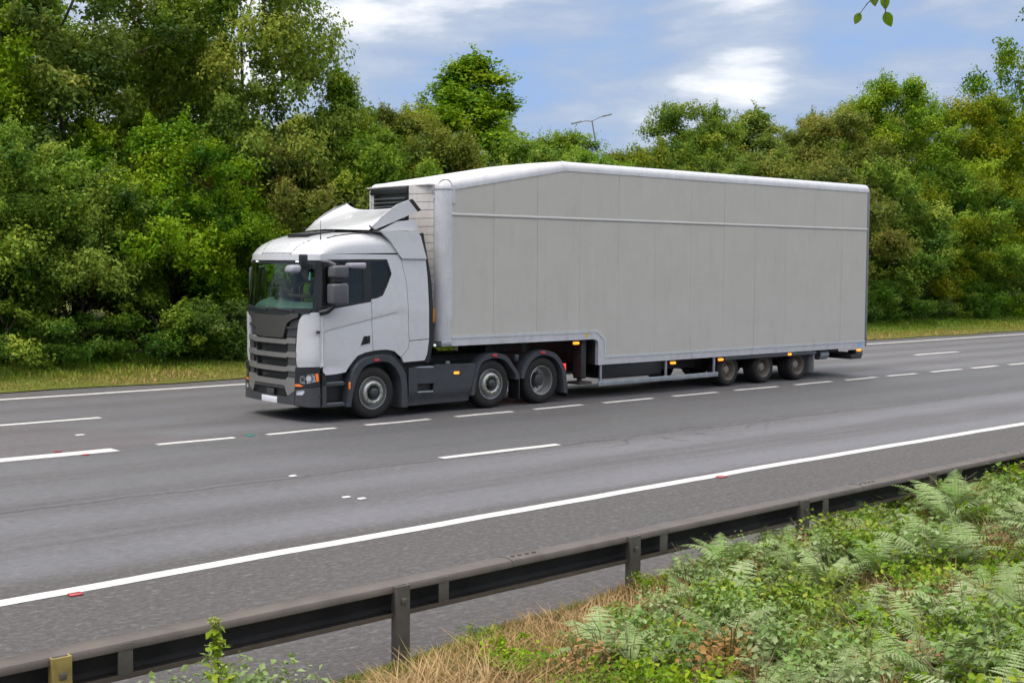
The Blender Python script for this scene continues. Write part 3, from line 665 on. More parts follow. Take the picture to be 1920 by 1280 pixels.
hull_box('mirror_housing', -1.62, -1.44, -1.20, -.84, 2.575, 2.725, MIRL, fm_, .7, .055, .3)
mf = empty('door_mirror', (0, 0, 0), truck)
hull_box('mirror_housing', -1.0, -.74, 1.22, 1.46, 2.06, 2.70, MIR, mf, .8, .045, 0)
tube('mirror_arm', [(-1.06, 1.17, 2.79), (-.95, 1.3, 2.74), (-.90, 1.35, 2.66)], .03, MIR, mf, 8)
# cab interior
V = []; Fc = []
prof = [(-1.27, 1.70), (-1.25, 1.95), (-1.16, 2.02), (-.98, 2.07), (-.80, 2.06), (-.72, 1.98), (-.70, 1.6)]
ysn = np.linspace(-1.07, 1.07, 24)
for y in ysn:
    sh_ = sstep(.9, 1.3, abs(y)+.1)
    hump = .07*math.exp(-((y-.55)/.28)**2)
    for x, z in prof: V.append((x+.13*sh_*(x < -1) + .12*abs(y/1.07)**4*(x < -1.1), y, z+(hump if z > 1.9 else 0)))
n = len(prof)
for i in range(len(ysn)-1):
    for j in range(n-1): Fc.append((i*n+j, i*n+j+1, (i+1)*n+j+1, (i+1)*n+j))
obj('dashboard', V, Fc, DASH, truck, True, 60)
box('dash_phone', -1.05, -1.03, .32, .40, 2.05, 2.19, BLACK, truck, .008); box('dash_camera', -1.10, -1.06, .78, .85, 2.06, 2.15, BLACK, truck, .01)
sw = empty('steering_wheel', (-.83, .55, 2.16), truck); sw.rotation_euler = (0, math.radians(38), 0)
V, Fc = merge([tubedata([(.23*math.cos(a), .23*math.sin(a), 0) for a in np.linspace(0, 2*math.pi, 33)], .016, 8)]); obj('rim', V, Fc, BLACK, sw)
V, Fc = merge([tubedata([(0, 0, -.02), (.21*math.cos(a), .21*math.sin(a), 0)], .02, 6) for a in (0.5, 2.64, 4.71)]+[tubedata([(0, 0, -.05), (0, 0, .02)], .07, 14), tubedata([(0, 0, -.05), (.05, 0, -.35)], .04, 8)]); obj('spokes', V, Fc, BLACK, sw)
for yy in (.52, -.55):
    st_ = empty('seat', (0, 0, 0), truck)
    box('cushion', -.62, -.05, yy-.26, yy+.26, 1.60, 1.80, SEATM, st_, .05, 3)
    box('backrest', -.12, .04, yy-.25, yy+.25, 1.75, 2.42, SEATM, st_, .05, 3, Matrix.Rotation(.15, 3, 'Y'))
    box('headrest', -.02, .08, yy-.14, yy+.14, 2.42, 2.62, SEATM, st_, .04, 3)
V = []; Fc = []  # pale pleated strip added inside the windscreen to imitate the A-pillar reflection
for i, t_ in enumerate(np.linspace(0, 1, 14)):
    w_ = .035*math.sin(i*1.9); 
    for z_ in (1.99, 2.35, 2.74): V.append((-1.03+.02*math.sin(i*2)+.08*(z_-1.99)/.75, -1.085+.11*t_+w_*.3, z_))
for i in range(13):
    for j in range(2): Fc.append((i*3+j, i*3+j+1, i*3+j+4, i*3+j+3))
obj('pillar_gleam', V, Fc, GLEAM, truck)
panel('windscreen_sticker', [(-1.06, 2.46), (-1.02, 2.46), (-1.02, 2.60), (-1.06, 2.60)], wrap(-.006), BLUEST, truck, depth=0)

# wheels
TYRE = [(.285, .05), (.288, .012), (.298, .0), (.318, -.004), (.36, -.014), (.41, -.010), (.44, .008), (.456, .03), (.4635, .055), (.4645, .10), (.458, .104), (.458, .116), (.4645, .12), (.4645, .18), (.458, .184), (.458, .196), (.4645, .20), (.4635, .255), (.455, .29), (.42, .31), (.30, .31)]
RIM_F = [(.291, .0), (.287, -.006), (.279, -.004), (.274, .02), (.268, .075), (.25, .088), (.235, .07), (.222, .03), (.212, -.005)]
HUB_F = [(.212, -.005), (.205, -.022), (.19, -.034), (.17, -.038), (.152, -.034), (.138, -.02), (.132, .0)]
CAP_F = [(.132, .0), (.10, .01), (.09, -.01), (.085, -.05), (.07, -.07), (.04, -.078), (0, -.08)]
RIM_D = [(.291, .0), (.287, -.006), (.279, -.004), (.274, .02), (.266, .09), (.255, .15), (.235, .18), (.19, .185), (.15, .175)]
CAP_D = [(.15, .175), (.135, .12), (.12, .06), (.10, .045), (.05, .04), (0, .04)]
def lathe_mesh(name, prof, seg=44):
    V, Fc = lathe(prof, 0, 0, 0, seg); me = bpy.data.meshes.new(name); me.from_pydata(V, [], Fc)
    me.polygons.foreach_set('use_smooth', [True]*len(me.polygons)); me.set_sharp_from_angle(angle=math.radians(50)); return me
def nuts(r, y, m2, n=10):
    V, Fc = merge([tubedata([(r*math.cos(a), y, r*math.sin(a)), (r*math.cos(a), y-.028, r*math.sin(a))], .016, 6) for a in np.arange(n)*2*math.pi/n])
    me = bpy.data.meshes.new('wheel_nuts'); me.from_pydata(V, [], Fc); return me
WM = dict(tyre=lathe_mesh('tyre', TYRE, 56), rimf=lathe_mesh('rim', RIM_F), hubf=lathe_mesh('hub', HUB_F), capf=lathe_mesh('hub_cap', CAP_F), rimd=lathe_mesh('rim', RIM_D), capd=lathe_mesh('hub_cap', CAP_D), nutf=nuts(.168, -.03, None), nutd=nuts(.17, .175, None))
TT = [(r_*.80 if r_ > .3 else r_*.80, y_*1.12) for r_, y_ in TYRE]
WM['tyret'] = lathe_mesh('tyre', TT, 48); WM['rimt'] = lathe_mesh('rim', [(r_*.80, y_*1.05) for r_, y_ in RIM_D]); WM['capt'] = lathe_mesh('hub_cap', [(r_*.80, y_*1.05) for r_, y_ in CAP_D])
def wheel(parent, x, z, y, kind, s=-1):
    w_ = empty('wheel', (x, s*y, z), parent)
    if s > 0: w_.rotation_euler = (0, 0, math.pi)
    if kind == 'f':
        L = (('tyre', 'tyre', RUBBER), ('rim', 'rimf', STEEL), ('hub_ring', 'hubf', STEEL), ('wheel_nuts', 'nutf', LIME), ('hub_cap', 'capf', HUBD))
    elif kind == 'd':
        L = (('tyre', 'tyre', RUBBER), ('rim', 'rimd', STEEL), ('wheel_nuts', 'nutd', LIME), ('hub_cap', 'capd', HUBD))
    else:
        L = (('tyre', 'tyret', RUBBER), ('rim', 'rimt', DSTEEL), ('hub_cap', 'capt', DSTEEL))
    for nm, k, m in L: link(nm, WM[k], m, w_)
for s in (-1, 1):
    wheel(truck, 0, .464, 1.195, 'f', s); wheel(truck, 2.73, .464, 1.185, 'f', s); wheel(truck, 4.03, .464, 1.19, 'd', s)
for x_ in (0, 2.73, 4.03): tube('axle', [(x_, -.95, .464), (x_, .95, .464)], .09, CHASSIS, truck, 12)

# ================================================================== DRIVER
drv = tag(empty('person', (TX, TYC, 0)), 'lorry driver in dark shirt and yellow high-visibility vest, hand on the steering wheel', 'person')
def skin_body():
    bm = bmesh.new(); sk = bm.verts.layers.skin.verify(); vs = {}
    def add(n, p, r, par=None):
        v = bm.verts.new(p); v[sk].radius = (r, r) if not isinstance(r, tuple) else r; vs[n] = v
        if par: bm.edges.new((vs[par], v))
        return v
    x, y = -.22, .52
    add('pelvis', (x, y, 1.88), (.15, .12)); vs['pelvis'][sk].use_root = True
    add('waist', (x-.01, y, 2.05), (.14, .11), 'pelvis'); add('chest', (x-.03, y, 2.26), (.17, .12), 'waist'); add('neckb', (x-.04, y, 2.40), (.07, .065), 'chest')
    add('neck', (x-.055, y, 2.46), .055, 'neckb'); add('jaw', (x-.08, y, 2.52), .075, 'neck'); add('head', (x-.08, y, 2.60), .092, 'jaw'); add('crown', (x-.07, y, 2.67), .07, 'head')
    add('nose', (x-.175, y, 2.575), .014, 'head')
    for s, nm in ((1, 'r'), (-1, 'l')):
        add('sh'+nm, (x-.03, y+.19*s, 2.37), .066, 'neckb')
        el = (x-.22, y+(.34 if s > 0 else -.30), 2.20 if s > 0 else 2.14); wr = (x-.47, y+(.30 if s > 0 else -.22), 2.27 if s > 0 else 2.16)
        add('el'+nm, el, .045, 'sh'+nm); add('fa'+nm, tuple(np.array(el)*.6+np.array(wr)*.4), .042, 'el'+nm); add('wr'+nm, wr, .029, 'fa'+nm)
        d = nrm(np.array(wr)-np.array(el)); pm = np.array(wr)+d*.07; add('pa'+nm, tuple(pm), .034, 'wr'+nm)
        for i, o_ in enumerate((-.03, -.01, .01, .03)):
            b_ = pm+d*(.045+.008*(1.5-abs(i-1.5)))+np.array([0, o_*.9, .012]); add('f%d%s' % (i, nm), tuple(b_), .010, 'pa'+nm)
            add('g%d%s' % (i, nm), tuple(b_+np.array([-.012, 0, -.035])), .009, 'f%d%s' % (i, nm))
        add('th'+nm, tuple(pm+np.array([.0, -.035*s, .015])), .011, 'pa'+nm)
        add('hip'+nm, (x-.06, y+.10*s, 1.87), .095, 'pelvis'); add('kn'+nm, (x-.46, y+.16*s, 1.90), .07, 'hip'+nm); add('an'+nm, (x-.52, y+.16*s, 1.48), .045, 'kn'+nm); add('toe'+nm, (x-.68, y+.17*s, 1.40), .04, 'an'+nm)
    me = bpy.data.meshes.new('body'); bm.to_mesh(me); bm.free()
    o = link('body', me, None, drv); o.modifiers.new('skin', 'SKIN'); o.modifiers['skin'].use_smooth_shade = True
    sb = o.modifiers.new('sub', 'SUBSURF'); sb.levels = 1; sb.render_levels = 2
    return o
SKINM = bpy.data.materials.new('driver_skin_and_clothes'); SKINM.use_nodes = True
t = NT(SKINM.node_tree); b = SKINM.node_tree.nodes['Principled BSDF']
p3 = t.n('ShaderNodeSeparateXYZ', {0: t.n('ShaderNodeTexCoord').outputs['Object']})
skinmask = t.m('MAXIMUM', t.m('GREATER_THAN', p3.outputs[2], 2.445), t.m('LESS_THAN', p3.outputs[0], -.42))
skinmask = t.m('MULTIPLY', skinmask, t.m('GREATER_THAN', p3.outputs[2], 2.0))
t.put(b.inputs['Base Color'], t.mix(skinmask, (.018, .030, .028), (.50, .30, .21))); b.inputs['Roughness'].default_value = .65
body = skin_body(); body.data.materials.append(SKINM)
HAIR = mat('hair_brown', (.03, .022, .016), .6, var=.3)
V = []; Fc = []
for i in range(7):
    for j in range(16):
        a = math.pi*.62*i/6; b_ = 2*math.pi*j/16; r_ = .112
        V.append((-.285+r_*math.sin(a)*math.cos(b_)*1.0+.012, .52+r_*.9*math.sin(a)*math.sin(b_), 2.615+r_*1.05*math.cos(a)+(.035*max(0, -math.cos(b_))*math.sin(a))))
for i in range(6):
    for j in range(16): Fc.append((i*16+j, i*16+(j+1) % 16, (i+1)*16+(j+1) % 16, (i+1)*16+j))
obj('hair', V, Fc, HAIR, drv)
HIVIS = mat('hivis_yellow', (.50, .72, .03), .7, emit=None, var=.12)
V = []; Fc = []
for i, (z_, rx, ry, xo) in enumerate(((1.90, .165, .19, -.22), (2.05, .155, .18, -.23), (2.2, .165, .205, -.25), (2.30, .155, .215, -.26), (2.39, .10, .15, -.26))):
    for j in range(20):
        a = 2*math.pi*j/20; V.append((xo+rx*math.cos(a), .52+ry*math.sin(a), z_))
for i in range(4):
    for j in range(20):
        if j in (9, 10): continue
        Fc.append((i*20+j, i*20+(j+1) % 20, (i+1)*20+(j+1) % 20, (i+1)*20+j))
obj('vest', V, Fc, HIVIS, drv)
for s in (-1, 1):
    bm = bmesh.new(); bmesh.ops.create_icosphere(bm, subdivisions=2, radius=.013, matrix=Matrix.Translation((-.385, .52+.035*s, 2.60))); from_bm('eye', bm, BLACK, drv, True)

# ================================================================== SEMI-TRAILER
QX, QY = 14.42, 19.95
trl = tag(empty('semi_trailer', (QX, QY, 0)), 'long grey double-deck box trailer with stepped floor and white rounded roof edge', 'trailer')
def top_z(x): return np.interp(x, [.2, 3.07, 13.5], [4.14, 4.63, 4.62])
def bot_pts(xa, xb):
    P = [(x, np.interp(x, [.2, 4.0, 4.25, 4.2501, 13.6], [1.415, 1.415, 1.23, .876, .876])) for x in (xa, xb)]
    out = [P[0]]
    if xa < 4.0 < xb: out.append((4.0, 1.415))
    if xa < 4.25 < xb: out += [(4.25, 1.23), (4.25, .876)]
    return out+[P[1]]
seams = [.215]+[x-QX for x in (15.65, 16.763, 17.915, 19.02, 20.14, 21.27, 22.38, 23.49, 24.61, 25.75, 26.86)]+[13.50]
for s in (-1, 1):
    for i in range(len(seams)-1):
        xa, xb = seams[i]+.0014, seams[i+1]-.0014
        P = bot_pts(xa, xb)+[(xb, float(top_z(xb)))]+([(3.07, 4.63)] if xa < 3.07 < xb else [])+[(xa, float(top_z(xa)))]
        tilt = (random.random()-.5)*.004; tz = (random.random()-.5)*.004; dp = random.random()*.0015
        panel('side_panel', P, lambda a, b, d, s=s, tilt=tilt, tz=tz, xm=(xa+xb)/2, dp=dp: (a, s*(1.25-dp-d+tilt*(a-xm)+tz*(b-2.7)*.5), b), PANEL, trl, depth=.012, res=3, flip=s > 0)
    panel('backing_sheet', bot_pts(.2, 13.5)+[(13.5, 4.66), (3.07, 4.67), (.2, 4.18)], lambda a, b, d, s=s: (a, s*1.236, b), mat('seam_grey', (.40, .39, .36), .6), trl, depth=0, res=3, flip=s > 0)
    # rub rail along the sides
    V = []; Fc = []
    for x_ in (.215, 13.5):
        for y, z_ in ((1.249, 3.632), (1.262, 3.638), (1.266, 3.66), (1.262, 3.684), (1.249, 3.69)): V.append((x_, s*y, z_))
    for j in range(4): Fc.append((j, j+1, j+6, j+5))
    obj('rub_rail', V, Fc, mat('rub_rail_grey', (.47, .465, .44), .35, var=.05), trl, True, 60)
    # lower rail: flat band with a raised upper lip
    lo = [(.215, 1.415), (4.0, 1.415), (4.25, 1.23), (4.25, .876), (13.5, .876), (13.5, .70), (4.03, .695), (4.03, 1.18), (3.93, 1.23), (.215, 1.23)]
    panel('lower_rail', lo, lambda a, b, d, s=s: (a, s*(1.262-d), b), ALU, trl, depth=.09, res=.5, flip=s > 0)
    lip = [(.215, 1.415), (4.0, 1.415), (4.25, 1.23), (4.25, .876), (13.5, .876), (13.5, .83), (4.20, .83), (4.20, 1.205), (3.98, 1.365), (.215, 1.365)]
    panel('rail_lip', lip, lambda a, b, d, s=s: (a, s*(1.272-d), b), mat('lip_grey', (.50, .53, .54), .4, var=.05, dirt=.25), trl, depth=.012, res=.5, flip=s > 0)
    # roof rail, rounded
    path = [(.22, 4.14), (1.6, 4.377), (3.0, 4.618), (3.07, 4.63), (3.14, 4.63), (6, 4.628), (13.55, 4.62)]
    V = []; Fc = []; ang = [-.18]+list(np.linspace(0, math.pi/2, 8))
    for x_, z_ in path:
        for a in ang: V.append((x_, s*(1.085+.175*math.cos(a)) if a >= 0 else s*1.262, z_+.172*math.sin(a) if a >= 0 else z_-.03))
    n = len(ang)
    for i in range(len(path)-1):
        for j in range(n-1): Fc.append((i*n+j, i*n+j+1, (i+1)*n+j+1, (i+1)*n+j))
    obj('roof_rail', V, Fc, ALU, trl, True, 50)
    V = []; Fc = []
    for x_, z_ in ((3.03, 4.625), (3.16, 4.632)):
        for a in np.linspace(-.1, math.pi/2, 9): V.append((x_, s*(1.085+.179*math.cos(a)), z_+.176*math.sin(a)))
    for j in range(8): Fc.append((j, j+1, j+10, j+9))
    obj('rail_joint', V, Fc, ALU, trl, True, 60)
    # front corner pillar with domed cap and foot
    V = []; Fc = []
    zz = list(np.linspace(1.25, 4.13, 6))+[4.13+.18*math.sin(t_) for t_ in np.linspace(.2, math.pi/2, 6)]
    rr = [.235]*6+[.235*math.cos(t_) for t_ in np.linspace(.2, math.pi/2, 6)]
    for z_, r_ in zip(zz, rr):
        for a in np.linspace(0, math.pi/2, 12): V.append((.225-r_*math.sin(a), s*(1.022+r_*math.cos(a)), z_))
    for i in range(len(zz)-1):
        for j in range(11): Fc.append((i*12+j, i*12+j+1, (i+1)*12+j+1, (i+1)*12+j))
    obj('corner_pillar', V, Fc, ALU, trl, True, 50)
    y0, y1 = sorted((s*1.0, s*1.255)); box('pillar_foot', -.01, .215, y0, y1, 1.22, 1.33, GALV, trl, .02)
    for z_ in (1.262, 1.292): tube('pillar_band', [(.225-.24*math.sin(a), s*(1.022+.24*math.cos(a)), z_) for a in np.linspace(0, math.pi/2, 10)], .008, GALV, trl, 6)
    tube('cap_seam', [(.225-.238*math.sin(a), s*(1.022+.238*math.cos(a)), 4.12) for a in np.linspace(0, math.pi/2, 10)], .005, BLACK, trl, 5)
    tube('corner_eye', [(-.012, s*1.00, 3.98), (-.02, s*1.0, 3.98)], .03, CHROME, trl, 10)
    # undercarriage on this side
    y0, y1 = sorted((s*1.235, s*1.20)); 
    box('side_guard', 4.08, 5.95, y0, y1, .255, .36, GALV, trl, .006); box('side_guard', 5.955, 7.85, y0, y1, .255, .36, GALV, trl, .006)
    for x_ in (4.18, 6.16, 7.75):
        y0, y1 = sorted((s*1.20, s*1.16)); box('guard_post', x_-.03, x_+.03, y0, y1, .25, .74, GALV, trl, .006)
    for x_, z_ in ((3.43, 1.165), (6.34, .63), (7.93, .63), (10.43, .645), (13.29, .63)):
        y0, y1 = sorted((s*1.20, s*1.262)); box('marker_lamp', x_-.07, x_+.07, y0, y1, z_-.028, z_+.028, AMBER, trl, .015)
    y0, y1 = sorted((s*1.25, s*.86)); box('mudguard', 8.05, 11.5, y0, y1, .60, .68, DARK, trl, .02)
    y0, y1 = sorted((s*1.22, s*.86)); box('mud_flap', 11.42, 11.45, y0, y1, .16, .6, mat('flap_grey', (.25, .25, .25), .6), trl, .004)
    y0, y1 = sorted((s*1.15, s*.9)); box('landing_leg', 3.66, 3.80, y0, y1, .42, 1.25, CHASSIS, trl, .015)
    y0, y1 = sorted((s*1.20, s*.84)); box('leg_foot', 3.56, 3.92, y0, y1, .31, .36, CHASSIS, trl, .012)
    tube('leg_foot_post', [(3.73, s*1.02, .34), (3.73, s*1.02, .5)], .05, CHASSIS, trl, 10)
    y0, y1 = sorted((s*1.12, s*.6)); box('pallet_box', 4.3, 6.1, y0, y1, .38, .72, BLACK, trl, .02)
    y0, y1 = sorted((s*.55, s*.42)); box('chassis_beam', 4.1, 13.4, y0, y1, .42, .75, CHASSIS, trl, .01)
    y0, y1 = sorted((s*1.20, s*1.05)); tube('air_tank', [(11.9, s*.95, .56), (12.25, s*.95, .56)], .13, GALV, trl, 16)
    y0, y1 = sorted((s*1.22, s*.3)); box('rear_bumper', 13.0, 13.45, y0, y1, .41, .53, CHASSIS, trl, .02)
    y0, y1 = sorted((s*1.21, s*.95)); box('lamp_cluster', 13.22, 13.50, y0, y1, .48, .62, DARK, trl, .02)
    panel('rail_sticker', [(13.18, .72), (13.36, .72), (13.36, .81), (13.18, .81)], lambda a, b, d, s=s: (a, s*1.2645, b), BLUEST, trl, depth=0, flip=s > 0)
    panel('warning_sticker', [(3.64, 1.345), (3.76, 1.345), (3.70, 1.255)], lambda a, b, d, s=s: (a, s*1.2645, b), YEL, trl, depth=0, flip=s > 0)
    y0, y1 = sorted((s*1.262, s*1.15)); box('rear_post', 13.50, 13.585, y0, y1, .72, 4.62, mat('rear_post_grey', (.16, .17, .18), .45), trl, .012)
    y0, y1 = sorted((s*1.262, s*1.252)); 
    box('corner_patch', .225, .29, y0, y1, 3.86, 4.13, ALU, trl, .002, 1)
    for x_ in (8.30, 9.58, 10.88): wheel(trl, x_, .3716, 1.15, 't', s)
for x_ in (8.30, 9.58, 10.88): tube('axle', [(x_, -.9, .3716), (x_, .9, .3716)], .07, CHASSIS, trl, 10)
for s in (-1, 1):
    y0, y1 = sorted((s*1.0, s*.7)); tube('front_lamp', [(-.01, s*1.05, 1.245), (-.03, s*1.05, 1.245)], .025, mat('lamp_white', (.9, .9, .88)), trl, 8)
# roof sheet, front wall, floor, doors
V = []; Fc = []
for x_, z_ in ((.0, 4.14), (.015, 4.20), (.06, 4.27), (.13, 4.305), (.22, 4.312), (1.6, 4.549), (3.0, 4.79), (3.14, 4.802), (6, 4.80), (13.55, 4.792), (13.58, 4.76)):
    for y in (-1.09, -.5, 0, .5, 1.09): V.append((x_, y, z_+.012*(1-(y/1.09)**2)*(x_ > .1)))
for i in range(10):
    for j in range(4): Fc.append((i*5+j, i*5+j+1, i*5+j+6, i*5+j+5))
obj('roof_sheet', V, Fc, ROOFW, trl, True, 50)
box('front_wall', .0, .06, -1.03, 1.03, 1.23, 4.15, ALU, trl, .0)
box('rear_door', 13.52, 13.57, -1.15, -.003, .76, 4.60, ALU, trl, .01); box('rear_door', 13.52, 13.57, .003, 1.15, .76, 4.60, ALU, trl, .01)
box('neck_floor', .05, 4.1, -1.17, 1.17, 1.235, 1.33, CHASSIS, trl, .0); box('well_floor', 4.05, 13.5, -1.17, 1.17, .705, .85, CHASSIS, trl, .0)
box('well_bulkhead', 4.04, 4.09, -1.17, 1.17, .70, 1.33, CHASSIS, trl, .0)
box('rear_cross_member', 13.3, 13.4, -.9, .9, .44, .56, CHASSIS, trl, .01)
box('kingpin_plate', 1.8, 3.0, -.5, .5, 1.17, 1.24, CHASSIS, trl, .01)
# refrigeration unit on the front wall
ref = empty('refrigeration_unit', (0, 0, 0), trl)
def rf(a, b, d, off=0):                              # bowed front: a = y, b = z
    x = np.interp(abs(a), [0, .5, .8, 1.0], [-.165, -.155, -.10, -.015])
    return (x-off+d, a, b)
zs = np.arange(1.62, 4.14, .152)
for i, z_ in enumerate(zs):
    z1 = min(z_+.143, 4.215)
    if i == len(zs)-1: z1 = 4.20
    panel('reefer_slat', [(-1.0, z_), (-.42, z_), (-.42, z1), (-1.0, z1)], rf, REEF, ref, depth=.03, res=.12)
    panel('reefer_slat', [(.83, z_), (1.0, z_), (1.0, z1), (.83, z1)], rf, REEF, ref, depth=.03, res=.12)
panel('reefer_core', [(-1.0, 1.6), (1.0, 1.6), (1.0, 4.19), (-1.0, 4.19)], lambda a, b, d: rf(a, b, d, -.02), mat('reefer_gap', (.10, .09, .085), .6), ref, depth=.02, res=.15)
panel('vent_panel', [(-.41, 3.3), (.82, 3.3), (.82, 4.205), (-.41, 4.205)], lambda a, b, d: rf(a, b, d, .0), BLACK, ref, depth=.02, res=.15)
for k in range(7):
    z_ = 4.0-.075*k
    panel('louvre', [(-.34, z_), (.76, z_), (.76, z_-.03), (-.34, z_-.03)], lambda a, b, d, z_=z_: rf(a, b, d, .01+(.03 if b < z_-.01 else 0)), mat('louvre_grey', (.05, .052, .06), .35), ref, depth=.02, res=.3)
box('vent_hood', -.20, -.10, -.40, .80, 4.06, 4.19, BLACK, ref, .02)
box('reefer_cap', -.14, .05, -1.0, 1.0, 4.195, 4.225, REEF, ref, .01)
box('hinge', -.03, .0, -.975, -.94, 4.06, 4.10, BLACK, ref, .004); box('hinge', -.03, .0, -.975, -.94, 3.0, 3.04, BLACK, ref, .004)
box('orange_box', -.17, -.02, -1.08, -.94, 1.66, 1.92, ORANGE, trl, .015)
tube('air_hose', [(-.05, -.9, 1.5), (-.25, -.7, 1.2), (-.35, -.4, 1.15)], .02, YEL, trl, 6)

# ================================================================== GUARDRAIL
RAILM = mat('weathered_galvanised', (.105, .083, .068), .48, metal=.3, var=.25, vscale=4, dirt=.35)
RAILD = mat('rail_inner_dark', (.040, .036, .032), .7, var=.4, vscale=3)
gr = tag(empty('guardrail', (7.4, 7.1, 0)), 'grey steel open-box crash barrier on posts along the near edge of the road', 'guardrail')
rx = list(np.linspace(-24, 0, 12))+list(np.linspace(.8, 18, 36))+list(np.linspace(20, 100, 30))
pf = [(-.09, .568), (-.088, .592), (-.075, .611), (-.04, .62), (.03, .621), (.075, .613), (.10, .592), (.105, .56), (.085, .52), (.105, .48), (.105, .415), (.085, .395), (-.075, .395), (-.09, .405), (-.09, .43), (-.08, .43), (-.08, .405)]
V = []; Fc = []
for x in rx:
    y = float(rail_y(x))
    for a, b in pf: V.append((x-7.4, y+a-7.1, b))
n = len(pf)
for i in range(len(rx)-1):
    for j in range(n-1): Fc.append((i*n+j, i*n+j+1, (i+1)*n+j+1, (i+1)*n+j))
bmr = obj('rail_beam', V, Fc, RAILM, gr, True, 40)
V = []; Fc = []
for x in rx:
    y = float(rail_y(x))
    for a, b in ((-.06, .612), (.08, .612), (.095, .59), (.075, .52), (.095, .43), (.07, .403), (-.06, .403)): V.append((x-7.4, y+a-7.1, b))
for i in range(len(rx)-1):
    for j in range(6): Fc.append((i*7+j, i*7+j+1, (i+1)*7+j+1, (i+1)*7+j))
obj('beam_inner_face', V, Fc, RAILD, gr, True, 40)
POSTM = mat('post_galvanised', (.11, .097, .086), .5, metal=.25, var=.25, vscale=6, dirt=.3)
POSTL = mat('post_lichen', (.30, .23, .07), .6, metal=.1, var=.3, vscale=8)
pxs = [2.645+2.36*i for i in range(-5, 18)]
for i, x in enumerate(pxs):
    y = float(rail_y(x))-.115; m = POSTL if i == 5 else POSTM
    zb = float(near_h(x, y))-.1
    bm = bmesh.new()
    bm_box(bm, x-.055-7.4, x+.055-7.4, y-.008-7.1, y-7.1, zb, .615, .003, 1); bm_box(bm, x-.055-7.4, x-.045-7.4, y-7.1, y+.06-7.1, zb, .612, .002, 1); bm_box(bm, x+.045-7.4, x+.055-7.4, y-7.1, y+.06-7.1, zb, .612, .002, 1)
    from_bm('post', bm, m, gr, True)
    yb = float(rail_y(x+.38))
    box('beam_plate', x+.34-7.4, x+.43-7.4, yb-.085-7.1, yb-.07-7.1, .405, .605, POSTM, gr, .003)
    if i % 2 == 0:
        xj = x+1.2; yj = float(rail_y(xj))
        pj = [(a*1.03, .5+(b-.5)*1.02+.001) for a, b in pf]
        Vj = [(xx-7.4, float(rail_y(xx))+a-7.1, b) for xx in (xj-.16, xj+.16) for a, b in pj]; nj = len(pj)
        jo = obj('beam_joint', Vj, [(k_, k_+1, nj+k_+1, nj+k_) for k_ in range(nj-1)], RAILM, gr, True, 40)
        for dx in (-.1, -.03, .04, .11): box('joint_bolt', xj+dx-.012-7.4, xj+dx+.012-7.4, yj-.03-7.1, yj-.006-7.1, .622, .634, POSTM, jo, .004)
    box('post_bolt', x-.02-7.4, x+.02-7.4, y-.022-7.1, y-.008-7.1, .49, .53, POSTM, gr, .006)

# ================================================================== VEGETATION
def leafmat(name, cols, trans=.42, rough=.5, hue=.012):
    m = bpy.data.materials.new(name); m.use_nodes = True; m.node_tree.nodes.clear(); t = NT(m.node_tree)
    at = t.n('ShaderNodeAttribute', attribute_name='tint').outputs['Fac']
    rp = t.n('ShaderNodeValToRGB', {0: at}); el = rp.color_ramp.elements
    el[0].position = 0; el[0].color = (*cols[0], 1); el[1].position = 1; el[1].color = (*cols[-1], 1)
    for i, c in enumerate(cols[1:-1]):
        x = el.new((i+1)/(len(cols)-1)); x.color = (*c, 1)
    rnd = t.n('ShaderNodeObjectInfo').outputs['Random']
    hs = t.n('ShaderNodeHueSaturation', {'Hue': t.m('ADD', .5-hue, t.m('MULTIPLY', rnd, hue*2)), 'Saturation': t.m('ADD', .9, t.m('MULTIPLY', rnd, .2)), 'Value': t.m('ADD', .85, t.m('MULTIPLY', t.m('FRACT', t.m('MULTIPLY', rnd, 7.3)), .35)), 'Color': rp.outputs[0]}).outputs[0]
    df = t.n('ShaderNodeBsdfDiffuse', {'Color': hs}); tl = t.n('ShaderNodeBsdfTranslucent', {'Color': t.mix(.5, hs, (.14, .19, .02), 'MIX')})
    gl = t.n('ShaderNodeBsdfGlossy', {'Color': (.8, .85, .8), 'Roughness': rough})
    a = t.n('ShaderNodeMixShader', {0: trans, 1: df.outputs[0], 2: tl.outputs[0]})
    f = t.m('ADD', .012, t.m('MULTIPLY', t.m('POWER', t.n('ShaderNodeLayerWeight', {'Blend': .5}).outputs['Facing'], 3), .07))
    b = t.n('ShaderNodeMixShader', {0: f, 1: a.outputs[0], 2: gl.outputs[0]})
    t.t.links.new(b.outputs[0], t.n('ShaderNodeOutputMaterial').inputs[0]); return m
L_TREE = leafmat('tree_leaves', [(0.0374, 0.1076, 0.0076), (0.1222, 0.234, 0.0127), (0.2372, 0.3478, 0.0202), (0.4169, 0.4428, 0.038)])
L_OLIVE = leafmat('olive_leaves', [(0.0517, 0.1076, 0.0076), (0.1581, 0.234, 0.0127), (0.2946, 0.3225, 0.0202), (0.4312, 0.3416, 0.038)])
L_BUSH = leafmat('bush_leaves', [(0.0374, 0.1139, 0.0088), (0.1222, 0.2466, 0.0152), (0.2372, 0.3605, 0.0253), (0.4169, 0.4807, 0.0506)])
L_LOW = leafmat('undergrowth_leaves', [(.035, .095, .010), (.07, .165, .015), (.12, .22, .025), (.19, .28, .05)])
L_FERN = leafmat('fern_leaves', [(.11, .19, .03), (.19, .29, .08), (.29, .38, .15), (.40, .46, .24)], .30)
L_BRAM = leafmat('bramble_leaves', [(.065, .145, .010), (.135, .235, .016), (.22, .31, .025), (.36, .39, .04)], .30)
L_RED = leafmat('russet_leaves', [(.20, .11, .04), (.32, .17, .06), (.40, .22, .09), (.42, .28, .10)], .3)
